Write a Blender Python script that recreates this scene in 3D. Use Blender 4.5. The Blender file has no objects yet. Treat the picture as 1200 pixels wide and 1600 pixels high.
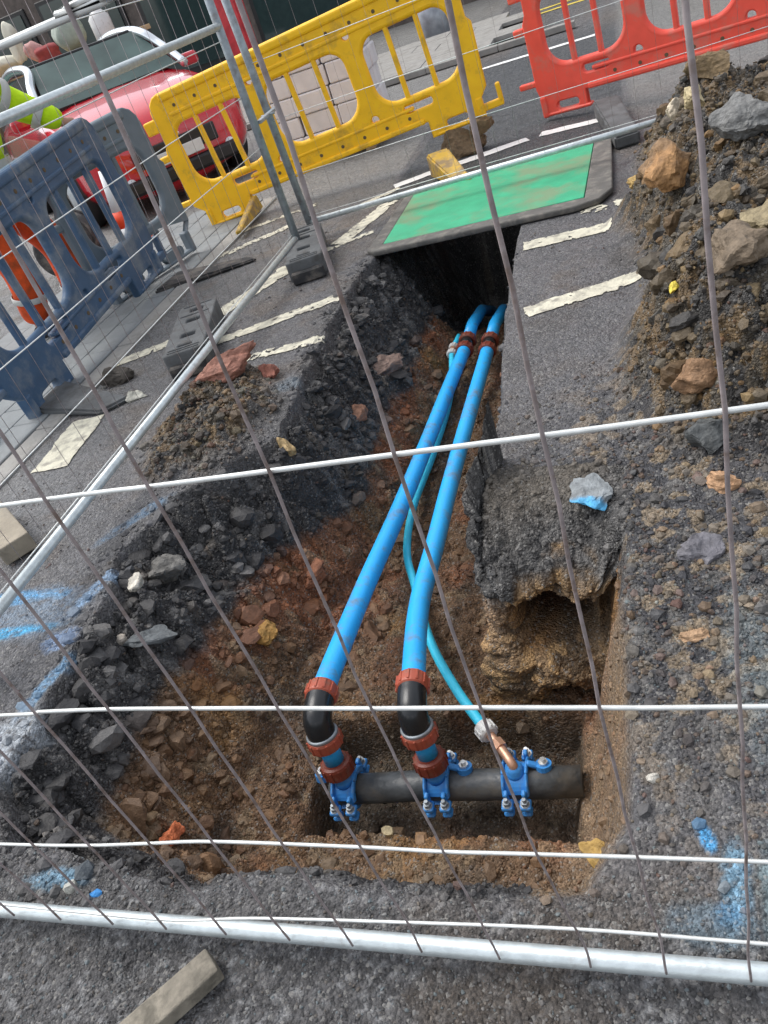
import bpy, bmesh, math, random
import numpy as np
from mathutils import Vector, Matrix
random.seed(7); rng = np.random.default_rng(7)
C = bpy.context.scene.collection
sc = bpy.context.scene
R = math.radians

# ------------------------------------------------------------ camera, world, sun, exposure
CAMH = 1.42
yaw, pitch, roll = R(-24.3675), R(34.1637), R(-20.8274)
fw = Vector((math.sin(yaw)*math.cos(pitch), math.cos(yaw)*math.cos(pitch), -math.sin(pitch)))
r_ = Vector((math.cos(yaw), -math.sin(yaw), 0)); u_ = r_.cross(fw)
Rt = math.cos(roll)*r_ + math.sin(roll)*u_; Up = -math.sin(roll)*r_ + math.cos(roll)*u_
cam = bpy.data.cameras.new('camera'); camo = bpy.data.objects.new('camera', cam); C.objects.link(camo)
m = Matrix((Rt, Up, -fw)).transposed().to_4x4(); m.translation = (0, 0, CAMH); camo.matrix_world = m
cam.sensor_fit = 'VERTICAL'; cam.sensor_height = 24; cam.lens = 1221/1600*24
cam.clip_start = 0.05; cam.clip_end = 600
sc.camera = camo
SUN_EL, SUN_AZ = R(58), R(-72)          # azimuth from +Y towards +X
w = bpy.data.worlds.new('World'); sc.world = w; w.use_nodes = True
nt = w.node_tree; nt.nodes.clear()
sky = nt.nodes.new('ShaderNodeTexSky'); sky.sky_type = 'NISHITA'; sky.sun_disc = False
sky.sun_elevation = SUN_EL; sky.sun_rotation = SUN_AZ; sky.air_density = 1.0; sky.dust_density = 2.5; sky.ozone_density = 1.0
hs = nt.nodes.new('ShaderNodeHueSaturation'); hs.inputs['Saturation'].default_value = 0.3
bg = nt.nodes.new('ShaderNodeBackground'); bg.inputs[1].default_value = 0.15
ou = nt.nodes.new('ShaderNodeOutputWorld')
nt.links.new(sky.outputs[0], hs.inputs['Color']); nt.links.new(hs.outputs[0], bg.inputs[0]); nt.links.new(bg.outputs[0], ou.inputs[0])
sl = bpy.data.lights.new('sun', 'SUN'); sl.energy = .85; sl.angle = R(34); sl.color = (1, .97, .92)
so = bpy.data.objects.new('sun', sl); C.objects.link(so)
sd = Vector((math.sin(SUN_AZ)*math.cos(SUN_EL), math.cos(SUN_AZ)*math.cos(SUN_EL), math.sin(SUN_EL)))
so.rotation_euler = sd.to_track_quat('Z', 'Y').to_euler()
sc.view_settings.view_transform = 'Standard'; sc.view_settings.look = 'None'
sc.view_settings.gamma = 1; sc.view_settings.use_curve_mapping = False
sc.view_settings.exposure = 0.85

# ------------------------------------------------------------ materials
def S(r, g, b):
    f = lambda c: (c/255/12.92 if c/255 <= .04045 else ((c/255+.055)/1.055)**2.4)
    return (f(r), f(g), f(b))
def mat(name, col, rough=.6, metal=0., var=.25, scale=9., bump=.15, bscale=60., dirt=None, dirt_amt=.0, dscale=5., attr=None, spec=.5, trans=0., coat=0.):
    M = bpy.data.materials.new(name); M.use_nodes = True; n = M.node_tree; N = n.nodes; L = n.links
    b = N['Principled BSDF']; b.inputs['Roughness'].default_value = rough; b.inputs['Metallic'].default_value = metal
    b.inputs['Specular IOR Level'].default_value = spec
    if trans: b.inputs['Transmission Weight'].default_value = trans
    if coat: b.inputs['Coat Weight'].default_value = coat
    tc = N.new('ShaderNodeTexCoord'); co = tc.outputs['Object']
    nz = N.new('ShaderNodeTexNoise'); nz.inputs['Scale'].default_value = scale; nz.inputs['Detail'].default_value = 6
    L.new(co, nz.inputs['Vector'])
    mr = N.new('ShaderNodeMapRange'); mr.inputs[1].default_value = .3; mr.inputs[2].default_value = .7
    mr.inputs[3].default_value = 1-var; mr.inputs[4].default_value = 1+var; L.new(nz.outputs[0], mr.inputs[0])
    mx = N.new('ShaderNodeMix'); mx.data_type = 'RGBA'; mx.blend_type = 'MULTIPLY'; mx.inputs[0].default_value = 1
    if attr:
        at = N.new('ShaderNodeAttribute'); at.attribute_name = attr; L.new(at.outputs[0], mx.inputs[6])
    else: mx.inputs[6].default_value = (*col, 1)
    L.new(mr.outputs[0], mx.inputs[7]); out = mx.outputs[2]
    if dirt:
        n2 = N.new('ShaderNodeTexNoise'); n2.inputs['Scale'].default_value = dscale; n2.inputs['Detail'].default_value = 8; n2.inputs['Roughness'].default_value = .65
        L.new(co, n2.inputs['Vector'])
        m2 = N.new('ShaderNodeMapRange'); m2.inputs[1].default_value = .62-dirt_amt*.3; m2.inputs[2].default_value = .78-dirt_amt*.3; L.new(n2.outputs[0], m2.inputs[0])
        m3 = N.new('ShaderNodeMath'); m3.operation = 'MULTIPLY'; m3.inputs[1].default_value = min(1, .35+dirt_amt); L.new(m2.outputs[0], m3.inputs[0])
        x2 = N.new('ShaderNodeMix'); x2.data_type = 'RGBA'; L.new(m3.outputs[0], x2.inputs[0]); L.new(out, x2.inputs[6]); x2.inputs[7].default_value = (*dirt, 1); out = x2.outputs[2]
    L.new(out, b.inputs['Base Color'])
    if bump:
        n3 = N.new('ShaderNodeTexNoise'); n3.inputs['Scale'].default_value = bscale; n3.inputs['Detail'].default_value = 5; L.new(co, n3.inputs['Vector'])
        bp = N.new('ShaderNodeBump'); bp.inputs['Strength'].default_value = bump; bp.inputs['Distance'].default_value = .01
        L.new(n3.outputs[0], bp.inputs['Height']); L.new(bp.outputs[0], b.inputs['Normal'])
    return M
MUD = (.13, .085, .05); DUST = (.3, .27, .23)
M_yel = mat('yellow_plastic', S(255, 196, 16), .5, var=.08, dirt=(.33, .2, .05), dirt_amt=.25, dscale=6, bump=.1)
M_yeld = mat('muddy_yellow_plastic', S(205, 165, 50), .6, var=.2, dirt=(.25, .17, .08), dirt_amt=.7, dscale=9)
M_red = mat('red_plastic', S(240, 86, 68), .5, var=.08, dirt=(.55, .2, .15), dirt_amt=.35, dscale=7, bump=.1)
M_blu = mat('blue_grey_plastic', S(62, 90, 120), .5, var=.12, dirt=(.2, .23, .26), dirt_amt=.45, dscale=5, bump=.1)
M_gry = mat('grey_plastic', S(104, 116, 124), .5, var=.12, dirt=(.17, .2, .23), dirt_amt=.45, dscale=5, bump=.1)
M_rub = mat('black_rubber', (.035, .035, .037), .8, var=.3, dirt=(.16, .14, .12), dirt_amt=.5, dscale=9, bump=.3)
M_foot = mat('dusty_grey_block', (.11, .115, .118), .85, var=.3, dirt=(.07, .065, .06), dirt_amt=.4, dscale=12, bump=.35)
M_galv = mat('galvanised_steel', (.62, .68, .69), .38, metal=.55, var=.14, scale=40, bump=.08, bscale=220, dirt=(.25, .2, .17), dirt_amt=.1, dscale=25)
M_post = mat('dull_galvanised_steel', (.33, .37, .40), .5, metal=.45, var=.18, scale=30, bump=.1, dirt=(.2, .18, .17), dirt_amt=.4, dscale=18)
M_wire = mat('dusty_shade_wire', (.36, .31, .31), .55, metal=.35, var=.25, scale=50, bump=.1, dirt=(.17, .11, .08), dirt_amt=.4, dscale=30)  # upright wires: dust, plus their shaded look put into a duller colour
M_wirel = mat('sky_lit_wire', (.74, .76, .74), .4, metal=.35, var=.12, scale=50, bump=.08, dirt=(.3, .24, .2), dirt_amt=.0, dscale=40)  # level wires: sky reflection put into the paler colour
M_pipe = mat('blue_pipe_plastic', S(42, 176, 248), .42, var=.07, bump=.06, scale=6, dirt=(.2, .17, .13), dirt_amt=.34, dscale=11)
M_pipe2 = mat('cyan_pipe_plastic', S(64, 214, 248), .4, var=.07, bump=.04, dirt=(.16, .13, .1), dirt_amt=.1, dscale=14)
M_blk = mat('black_fitting_plastic', (.018, .02, .022), .25, var=.2, bump=.03, dirt=(.1, .09, .08), dirt_amt=.1, dscale=25)
M_nut = mat('terracotta_plastic', S(172, 84, 62), .45, var=.14, bump=.08, dirt=(.2, .12, .08), dirt_amt=.3, dscale=20)
M_nutd = mat('dark_terracotta_plastic', S(124, 56, 40), .45, var=.14, bump=.08, dirt=(.16, .1, .07), dirt_amt=.35, dscale=20)
M_clamp = mat('blue_coated_iron', S(62, 142, 214), .4, var=.15, bump=.12, dirt=(.17, .17, .17), dirt_amt=.25, dscale=30)
M_bolt = mat('bright_bolt', (.7, .7, .68), .3, metal=.7, var=.2, bump=.1)
M_brass = mat('copper_fitting', (.62, .36, .24), .38, metal=.5, var=.2, bump=.1)
M_white = mat('white_plastic', (.7, .7, .68), .45, var=.08, bump=.05, dirt=DUST, dirt_amt=.2, dscale=20)
M_main = mat('grey_iron_main', (.075, .083, .088), .36, var=.35, scale=14, bump=.3, bscale=45, dirt=(.16, .14, .11), dirt_amt=.35, dscale=9)
M_plate = mat('green_composite', S(52, 168, 124), .55, var=.12, bump=.25, bscale=180, dirt=(.20, .27, .15), dirt_amt=.5, dscale=2.6)
M_edge = mat('plate_edge_rubber', (.12, .115, .105), .75, var=.25, bump=.3, dirt=(.25, .23, .2), dirt_amt=.4, dscale=12)
M_cw = mat('cone_reflective_white', (.78, .8, .82), .4, var=.05, bump=.03)
M_co = mat('cone_orange', S(238, 78, 40), .5, var=.08)
M_car = mat('red_car_paint', S(196, 22, 40), .18, var=.03, bump=0, coat=1.)
M_glass = mat('dark_glass', (.03, .05, .05), .08, var=.1, bump=0, coat=.5)
M_screen = mat('windscreen_glass', (.05, .085, .08), .35, var=.35, scale=3, bump=0, spec=.25)
M_lamp = mat('lamp_lens', (.75, .77, .8), .12, var=.08, bump=0, coat=1.)
M_chrome = mat('bright_trim', (.8, .84, .86), .2, metal=.8, var=.05, bump=0)
M_blackp = mat('black_trim', (.015, .015, .016), .4, var=.2, bump=.05)
M_hole = mat('painted_recess_shade_dust', (.11, .075, .04), .8)  # dusty brown for hole plugs, the shade inside holes put into the colour
M_wood = mat('weathered_wood', (.36, .27, .17), .75, var=.3, scale=18, bump=.35, bscale=70, dirt=(.16, .12, .08), dirt_amt=.4, dscale=8)
M_woodl = mat('pale_timber', (.52, .36, .2), .7, var=.2, scale=12, bump=.2)
M_block2 = mat('greyed_timber', (.3, .26, .2), .8, var=.2, scale=14, bump=.35, bscale=70, dirt=(.2, .18, .15), dirt_amt=.4, dscale=8)
M_woodg = mat('grey_timber', (.27, .24, .19), .85, var=.3, scale=25, bump=.5, bscale=90, dirt=(.1, .09, .07), dirt_amt=.4, dscale=14)
M_hivis = mat('hi_vis_fabric', S(196, 236, 8), .8, var=.15, scale=14, bump=.5, bscale=22)
M_refl = mat('reflective_tape', (.5, .5, .47), .4, var=.1, bump=.05)
M_dark = mat('dark_fabric', (.02, .02, .022), .85, var=.3, bump=.3)
M_orange = mat('orange_fabric', S(214, 76, 18), .8, var=.3, scale=11, bump=.6, bscale=18, dirt=(.2, .05, .01), dirt_amt=.4, dscale=6)
M_skin = mat('skin', (.42, .22, .15), .55, var=.1, bump=.05)
M_block = mat('wrapped_white_block', (.78, .74, .75), .4, var=.08, scale=7, bump=.25, bscale=30, dirt=(.5, .42, .42), dirt_amt=.15, dscale=10)
M_paint = mat('road_paint', (.62, .59, .47), .75, var=.16, scale=14, bump=.4, bscale=120, dirt=(.28, .26, .22), dirt_amt=.5, dscale=16)
M_paintw = mat('fresh_road_paint', (.78, .78, .76), .7, var=.08, bump=.2, dirt=(.4, .39, .37), dirt_amt=.1, dscale=16)
M_ypaint = mat('yellow_road_paint', (.65, .5, .08), .75, var=.15, bump=.2)
M_kerb = mat('concrete_kerb', (.3, .29, .27), .85, var=.15, bump=.3, dirt=(.2, .19, .17), dirt_amt=.4)
M_paver = mat('grey_paver', (.235, .25, .255), .85, var=.15, scale=5, bump=.3, bscale=120, dirt=(.16, .16, .155), dirt_amt=.3, dscale=4)
M_green = mat('green_tarp', (.03, .3, .2), .6, var=.2, bump=.2)
M_cream = mat('cream_cloth', (.62, .6, .5), .7, var=.12, bump=.2)
M_stone = mat('stone', (.2, .2, .2), .66, var=.34, scale=34, bump=.8, bscale=70, attr='Col', spec=.35)
M_stones = mat('small_stone', (.2, .2, .2), .58, var=.22, scale=60, bump=.35, bscale=160, attr='Col', spec=.35)

# ------------------------------------------------------------ object helpers
def link(o, parent=None):
    C.objects.link(o)
    if parent is not None: o.parent = parent
    return o
def mesh_obj(name, me, mt, parent=None, smooth=False):
    o = bpy.data.objects.new(name, me)
    if mt is not None and not me.materials: me.materials.append(mt)
    if smooth: me.polygons.foreach_set('use_smooth', [True]*len(me.polygons))
    return link(o, parent)
def obj(name, bm, mt, parent=None, smooth=False):
    me = bpy.data.meshes.new(name); bm.normal_update(); bm.to_mesh(me); bm.free()
    return mesh_obj(name, me, mt, parent, smooth)
def tag(o, label=None, cat=None, group=None, kind=None):
    if label: o['label'] = label
    if cat: o['category'] = cat
    if group: o['group'] = group
    if kind: o['kind'] = kind
    return o
def thing(name, label, cat, loc=(0, 0, 0), rot=None, group=None, mw=None):
    o = bpy.data.objects.new(name, None); C.objects.link(o); o.empty_display_size = .1
    if mw is not None: o.matrix_world = mw
    else:
        o.location = loc
        if rot is not None: o.rotation_euler = rot
    return tag(o, label, cat, group)
def dup(o, parent):
    c = o.copy(); link(c, parent); return c
def box(bm, c, s, rot=None, bev=0., seg=2):
    t = bmesh.new(); bmesh.ops.create_cube(t, size=1)
    bmesh.ops.scale(t, vec=s, verts=t.verts)
    if bev: bmesh.ops.bevel(t, geom=t.edges[:], offset=bev, segments=seg, affect='EDGES', profile=.5)
    if rot is not None: bmesh.ops.rotate(t, cent=(0, 0, 0), matrix=rot, verts=t.verts)
    bmesh.ops.translate(t, vec=c, verts=t.verts)
    me = bpy.data.meshes.new('t'); t.to_mesh(me); t.free(); bm.from_mesh(me); bpy.data.meshes.remove(me)
    return bm
def frames(pts):
    pts = [Vector(p) for p in pts]; T = []
    for i in range(len(pts)):
        a = pts[max(0, i-1)]; b = pts[min(len(pts)-1, i+1)]; T.append((b-a).normalized())
    up = Vector((0, 0, 1)) if abs(T[0].z) < .9 else Vector((1, 0, 0))
    n = (up - T[0]*up.dot(T[0])).normalized(); out = []
    for t in T:
        n = (n - t*n.dot(t)).normalized(); out.append((n, t.cross(n)))
    return pts, out
def tube(bm, pts, rad, seg=12, cap=True):
    pts, fr = frames(pts); rings = []
    for i, (p, (n, b)) in enumerate(zip(pts, fr)):
        r = rad[i] if isinstance(rad, (list, tuple)) else rad
        rings.append([bm.verts.new(p + r*(math.cos(a)*n + math.sin(a)*b)) for a in [2*math.pi*k/seg for k in range(seg)]])
    for A, B in zip(rings, rings[1:]):
        for k in range(seg): bm.faces.new((A[k], A[(k+1) % seg], B[(k+1) % seg], B[k]))
    if cap: bm.faces.new(rings[0][::-1]); bm.faces.new(rings[-1])
    return bm
def spline(P, n=8):
    P = [Vector(p) for p in P]; out = []
    for i in range(len(P)-1):
        p0 = P[max(i-1, 0)]; p1 = P[i]; p2 = P[i+1]; p3 = P[min(i+2, len(P)-1)]
        for k in range(n):
            t = k/n
            out.append(.5*((2*p1) + (p2-p0)*t + (2*p0-5*p1+4*p2-p3)*t*t + (3*p1-p0-3*p2+p3)*t**3))
    out.append(P[-1]); return out
def lathe(bm, prof, axis_pt, axis_dir, seg=20, cap=True):
    d = Vector(axis_dir).normalized(); up = Vector((0, 0, 1)) if abs(d.z) < .9 else Vector((1, 0, 0))
    n = (up-d*up.dot(d)).normalized(); b = d.cross(n); rings = []
    for t, r in prof:
        rings.append([bm.verts.new(Vector(axis_pt)+d*t+max(r, 1e-4)*(math.cos(a)*n+math.sin(a)*b)) for a in [2*math.pi*k/seg for k in range(seg)]])
    for A, B in zip(rings, rings[1:]):
        for k in range(seg): bm.faces.new((A[k], A[(k+1) % seg], B[(k+1) % seg], B[k]))
    if cap: bm.faces.new(rings[0][::-1]); bm.faces.new(rings[-1])
    bmesh.ops.recalc_face_normals(bm, faces=bm.faces)
    return bm
def plate2d(name, outer, holes, thick, bevel, mt, parent=None):
    """flat moulding in the local XZ plane with holes, bevelled edges, centred on y=0"""
    cu = bpy.data.curves.new(name, 'CURVE'); cu.dimensions = '2D'; cu.fill_mode = 'BOTH'
    for loop in [outer]+holes:
        s = cu.splines.new('POLY'); s.points.add(len(loop)-1); s.use_cyclic_u = True
        for i, (x, z) in enumerate(loop): s.points[i].co = (x, z, 0, 1)
    cu.extrude = max(thick/2-bevel, .0005); cu.bevel_depth = bevel; cu.bevel_resolution = 1; cu.offset = -bevel
    t = bpy.data.objects.new('t', cu); C.objects.link(t)
    dg = bpy.context.evaluated_depsgraph_get(); me = bpy.data.meshes.new_from_object(t.evaluated_get(dg))
    bpy.data.objects.remove(t); bpy.data.curves.remove(cu)
    me.transform(Matrix.Rotation(R(90), 4, 'X')); me.name = name; me.materials.clear()
    return mesh_obj(name, me, mt, parent)
def rrect(x0, z0, x1, z1, rr, n=6):
    """rounded rectangle; rr = radii (bl, br, tr, tl)"""
    out = []
    for (cx, cz, a0, r) in ((x0+rr[0], z0+rr[0], 180, rr[0]), (x1-rr[1], z0+rr[1], 270, rr[1]), (x1-rr[2], z1-rr[2], 0, rr[2]), (x0+rr[3], z1-rr[3], 90, rr[3])):
        for k in range(n+1):
            a = R(a0+90*k/n); out.append((cx+r*math.cos(a), cz+r*math.sin(a)))
    return out
def circ(x, z, r, n=14): return [(x+r*math.cos(2*math.pi*k/n), z+r*math.sin(2*math.pi*k/n)) for k in range(n)]

# ------------------------------------------------------------ numpy noise
def hash2(ix, iy, s):
    h = (ix.astype(np.int64)*374761393 + iy.astype(np.int64)*668265263 + s*1442695041) & 0x7fffffff
    h = ((h ^ (h >> 13))*1274126177) & 0x7fffffff
    return ((h ^ (h >> 16)) & 0xffffff)/float(0xffffff)
def vnoise(x, y, s=0):
    ix = np.floor(x); iy = np.floor(y); fx = x-ix; fy = y-iy
    fx = fx*fx*(3-2*fx); fy = fy*fy*(3-2*fy)
    a = hash2(ix, iy, s); b = hash2(ix+1, iy, s); c = hash2(ix, iy+1, s); d = hash2(ix+1, iy+1, s)
    return (a*(1-fx)+b*fx)*(1-fy)+(c*(1-fx)+d*fx)*fy
def fbm(x, y, sc_, oct=4, s=0, g=.5):
    v = 0; a = 1; t = 0
    for o in range(oct):
        v = v+a*(vnoise(x*sc_*2**o+17.3*o, y*sc_*2**o+5.1*o, s+o)-.5)*2; t += a; a *= g
    return v/t
def worley(x, y, sc_, s=0):
    X = x*sc_; Y = y*sc_; ix = np.floor(X); iy = np.floor(Y); best = np.full(np.shape(X), 9.); idv = np.zeros(np.shape(X))
    for dx in (-1, 0, 1):
        for dy in (-1, 0, 1):
            cx = ix+dx; cy = iy+dy; px = cx+hash2(cx, cy, s); py = cy+hash2(cx, cy, s+9)
            d = np.hypot(X-px, Y-py); k = d < best; best = np.where(k, d, best); idv = np.where(k, hash2(cx, cy, s+5), idv)
    return best, idv
def sstep(a, b, x):
    t = np.clip((x-a)/(b-a), 0, 1); return t*t*(3-2*t)
def pdist(x, y, poly):
    P = np.array(poly); best = np.full(np.shape(x), 1e9); ins = np.zeros(np.shape(x), bool)
    for (x0, y0), (x1, y1) in zip(P, np.roll(P, -1, 0)):
        dx, dy = x1-x0, y1-y0; t = np.clip(((x-x0)*dx+(y-y0)*dy)/(dx*dx+dy*dy), 0, 1)
        best = np.minimum(best, np.hypot(x-x0-t*dx, y-y0-t*dy))
        with np.errstate(divide='ignore', invalid='ignore'):
            c = ((y0 > y) != (y1 > y)) & (x < (x1-x0)*(y-y0)/(y1-y0 if y1 != y0 else 1e-9)+x0)
        ins ^= c
    return best, ins

# ------------------------------------------------------------ terrain: height and colour as functions of (x, y)
P1 = [(-.58, 5.75), (-.60, 4.3), (-.58, 3.2), (-.53, 2.44), (-.545, 2.14), (-.49, 2.06), (-.2, 2.03), (-.11, 1.98), (-.11, 1.3), (-.12, .85), (-.2, .69), (-.45, .67),
      (-.62, .69), (-.9, .72), (-1.05, .67), (-1.26, .68), (-1.57, .72), (-1.74, .9), (-1.76, 1.2), (-1.8, 1.62), (-1.88, 1.85), (-1.82, 2.1), (-1.62, 2.25),
      (-1.46, 2.5), (-1.5, 3.2), (-1.53, 3.8), (-1.47, 4.5), (-1.45, 5.75)]
P2 = [(-.69, 5.6), (-.70, 3.5), (-.64, 2.2), (-.52, 2.10), (-.46, 1.98), (-.28, 1.95), (-.27, 1.58), (-.31, 1.50), (-.29, 1.2), (-.31, 1.0), (-.6, .95), (-1.1, .92), (-1.38, 1.05), (-1.33, 1.6), (-1.27, 2.1),
      (-1.17, 2.6), (-1.12, 3.4), (-1.12, 5.6)]
SLOT = [(-1.16, 1.13), (-.31, 1.13), (-.31, 1.57), (-.66, 1.60), (-1.16, 1.52)]
def height(x, y, rough=True):
    wob = fbm(x, y, 5, 3, 3)*.045*sstep(-.9, -1.3, x) + fbm(x, y, 7, 3, 4)*.012 + fbm(x, y, 4, 2, 5)*.03*sstep(1.1, .7, y)
    d1, in1 = pdist(x, y, P1); d2, in2 = pdist(x, y, P2)
    d1 = np.where(in1, d1, -d1)+wob; in1 = d1 > 0; d1 = np.maximum(d1, 0); d2 = np.where(in2, 0, d2)
    t = np.clip(d1/(d1+d2+1e-6), 0, 1); t = np.where(in2, 1, t)
    left = sstep(-1.0, -1.25, x)
    lip = sstep(0, .05, t)*.13
    prof_l = lip + (1-.13)*(t*.75+.25*t*t*(3-2*t))
    prof_s = sstep(0, .9, t)*.55+.45*t
    prof = prof_l*left+prof_s*(1-left)
    depth = .60 + .03*fbm(x, y, 2, 2, 8) - .08*sstep(-1.05, -1.5, x)*sstep(2.6, 1.8, y)
    z = -depth*prof
    z = z - .32*sstep(4.5, 4.75, y)*sstep(.2, .8, t)*in1  # floor dropped under the cover so the trench end falls dark
    ds, ins = pdist(x, y, SLOT); ds = np.where(ins, ds, -ds)+fbm(x, y, 9, 2, 11)*.012
    z = z - .17*sstep(-.005, .05, ds)*in1
    inpit = sstep(0.0, .04, d1)
    sh = 0*sstep(-.62, -.52, x)*sstep(.02, -.16, x)*sstep(2.06+.05*fbm(x, y, 6, 2, 71), 1.66, y)*sstep(1.52, 1.56, y)
    z = z - .17*sh*(1-np.clip(-z/.6, 0, 1))
    # spoil heap on the right
    e = (x+.03+.09*sstep(4.6, 4.0, y)*sstep(1.8, 2.4, y)-.10*fbm(x, y, 2.2, 3, 21)+.05*sstep(3.2, 2.4, y)-.05*sstep(4.4, 5.2, y))
    heap = sstep(0, .42, e)*sstep(1.75, 2.5, y)*sstep(5.65, 4.9, y)
    heap_h = heap*(.31+.16*fbm(x, y, 2.1, 3, 22))*(1-.5*sstep(.8, 1.1, x))
    gr = sstep(-.6, .1, x)*sstep(2.75, 2.2, y)*sstep(.55, 1.35, y)*(1-inpit)     # gravel fan beside the pit
    dl, inl = pdist(x, y, [(-2.02, 3.12), (-1.72, 3.12), (-1.55, 2.75), (-1.62, 2.3), (-1.95, 2.25), (-2.1, 2.6)])
    mound = sstep(-.1, .12, np.where(inl, dl, -dl)+fbm(x, y, 6, 2, 31)*.05)
    z = z + heap_h + gr*.012 + mound*(.06+.03*fbm(x, y, 5, 2, 32))*(1-inpit)
    edge = (1-inpit)*sstep(.16, 0, np.where(in1, 0, pdist(x, y, P1)[0]))*sstep(-.9, -1.2, x)
    if rough:
        slope = inpit*(1-sstep(.985, 1, t))
        w1, i1 = worley(x+.02*fbm(x, y, 20, 2, 40), y, 14, 41); w2, i2 = worley(x, y, 33, 42); w3, i3 = worley(x, y, 70, 43)
        w0, i0 = worley(x+.03*fbm(x, y, 10, 2, 48), y, 6.5, 49)
        clod = (.7-np.minimum(w0, 1))*.045*(left*.8+.2)+(i0-.5)*.035*(left*.8+.2)+(.75-np.minimum(w1, 1))*.034+(i1-.5)*.028 + (.7-np.minimum(w2, 1))*.016+(i2-.5)*.012 + (.7-np.minimum(w3, 1))*.006
        darkface = left*sstep(-.36, -.2, z)*inpit
        amp = inpit*(.6+.7*slope+.5*darkface) + np.clip(heap*2.2, 0, 1)*1.7 + mound*.8*(1-inpit) + gr*.3 + edge*.18
        smooth_right = sstep(-.42, -.33, x)*sstep(1.5, 1.35, y)*inpit
        amp = amp*(1-.6*smooth_right)+.6*sh*(1-inpit)
        z = z + amp*clod + inpit*(.014+.02*left)*fbm(x, y, 12, 3, 44) + .0018*fbm(x, y, 90, 2, 45) + .004*fbm(x, y, 3, 2, 46)*(1-inpit)
        fg = sstep(.72, .6, y)*sstep(-2.2, -1.2, x)*(1-inpit)
        z = z + fg*(.6-np.minimum(w3, 1))*.004 + fg*.006*fbm(x, y, 8, 2, 47)
        # small sunken hollow in the foreground
        z = z - .035*np.exp(-(((x+1.09)/.05)**2+((y-.5)/.035)**2))
    return z, dict(t=t, inpit=inpit, left=left, heap=heap, mound=mound, gr=gr, edge=np.maximum(edge, np.clip(sh*1.5, 0, 1)*(1-inpit)), sh=sh, slot=sstep(0, .03, ds)*in1)
# rectilinear grid: fine over the excavation, coarse far out
def axis(segs):
    out = [segs[0][0]]
    for a, b, h in segs:
        n = max(1, int(round((b-a)/h))); out += list(a+(b-a)*(np.arange(n)+1)/n)
    return np.array(out)
gx = axis([(-60, -20, 10), (-20, -6, 2), (-6, -3.2, .2), (-3.2, -2.0, .02), (-2.0, .1, .0068), (.1, .9, .0095), (.9, 1.0, .02), (1.0, 2.2, .03), (2.2, 6, .4), (6, 60, 9)])
gy = axis([(-40, -4, 6), (-4, -.2, .4), (-.2, .3, .03), (.3, .62, .0065), (.62, 1.5, .0068), (1.5, 1.8, .0036), (1.8, 2.4, .0068), (2.4, 4.5, .0105), (4.5, 5.9, .02), (5.9, 8, .1), (8, 20, 1), (20, 90, 10)])
GX, GY = np.meshgrid(gx, gy); nx, ny = len(gx), len(gy)
X = GX.ravel(); Y = GY.ravel()
Z, K = height(X, Y)
def lerp(a, b, t): return a*(1-t)[:, None]+np.array(b)[None, :]*t[:, None] if not isinstance(b, np.ndarray) or b.ndim == 1 else a*(1-t)[:, None]+b*t[:, None]
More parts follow.
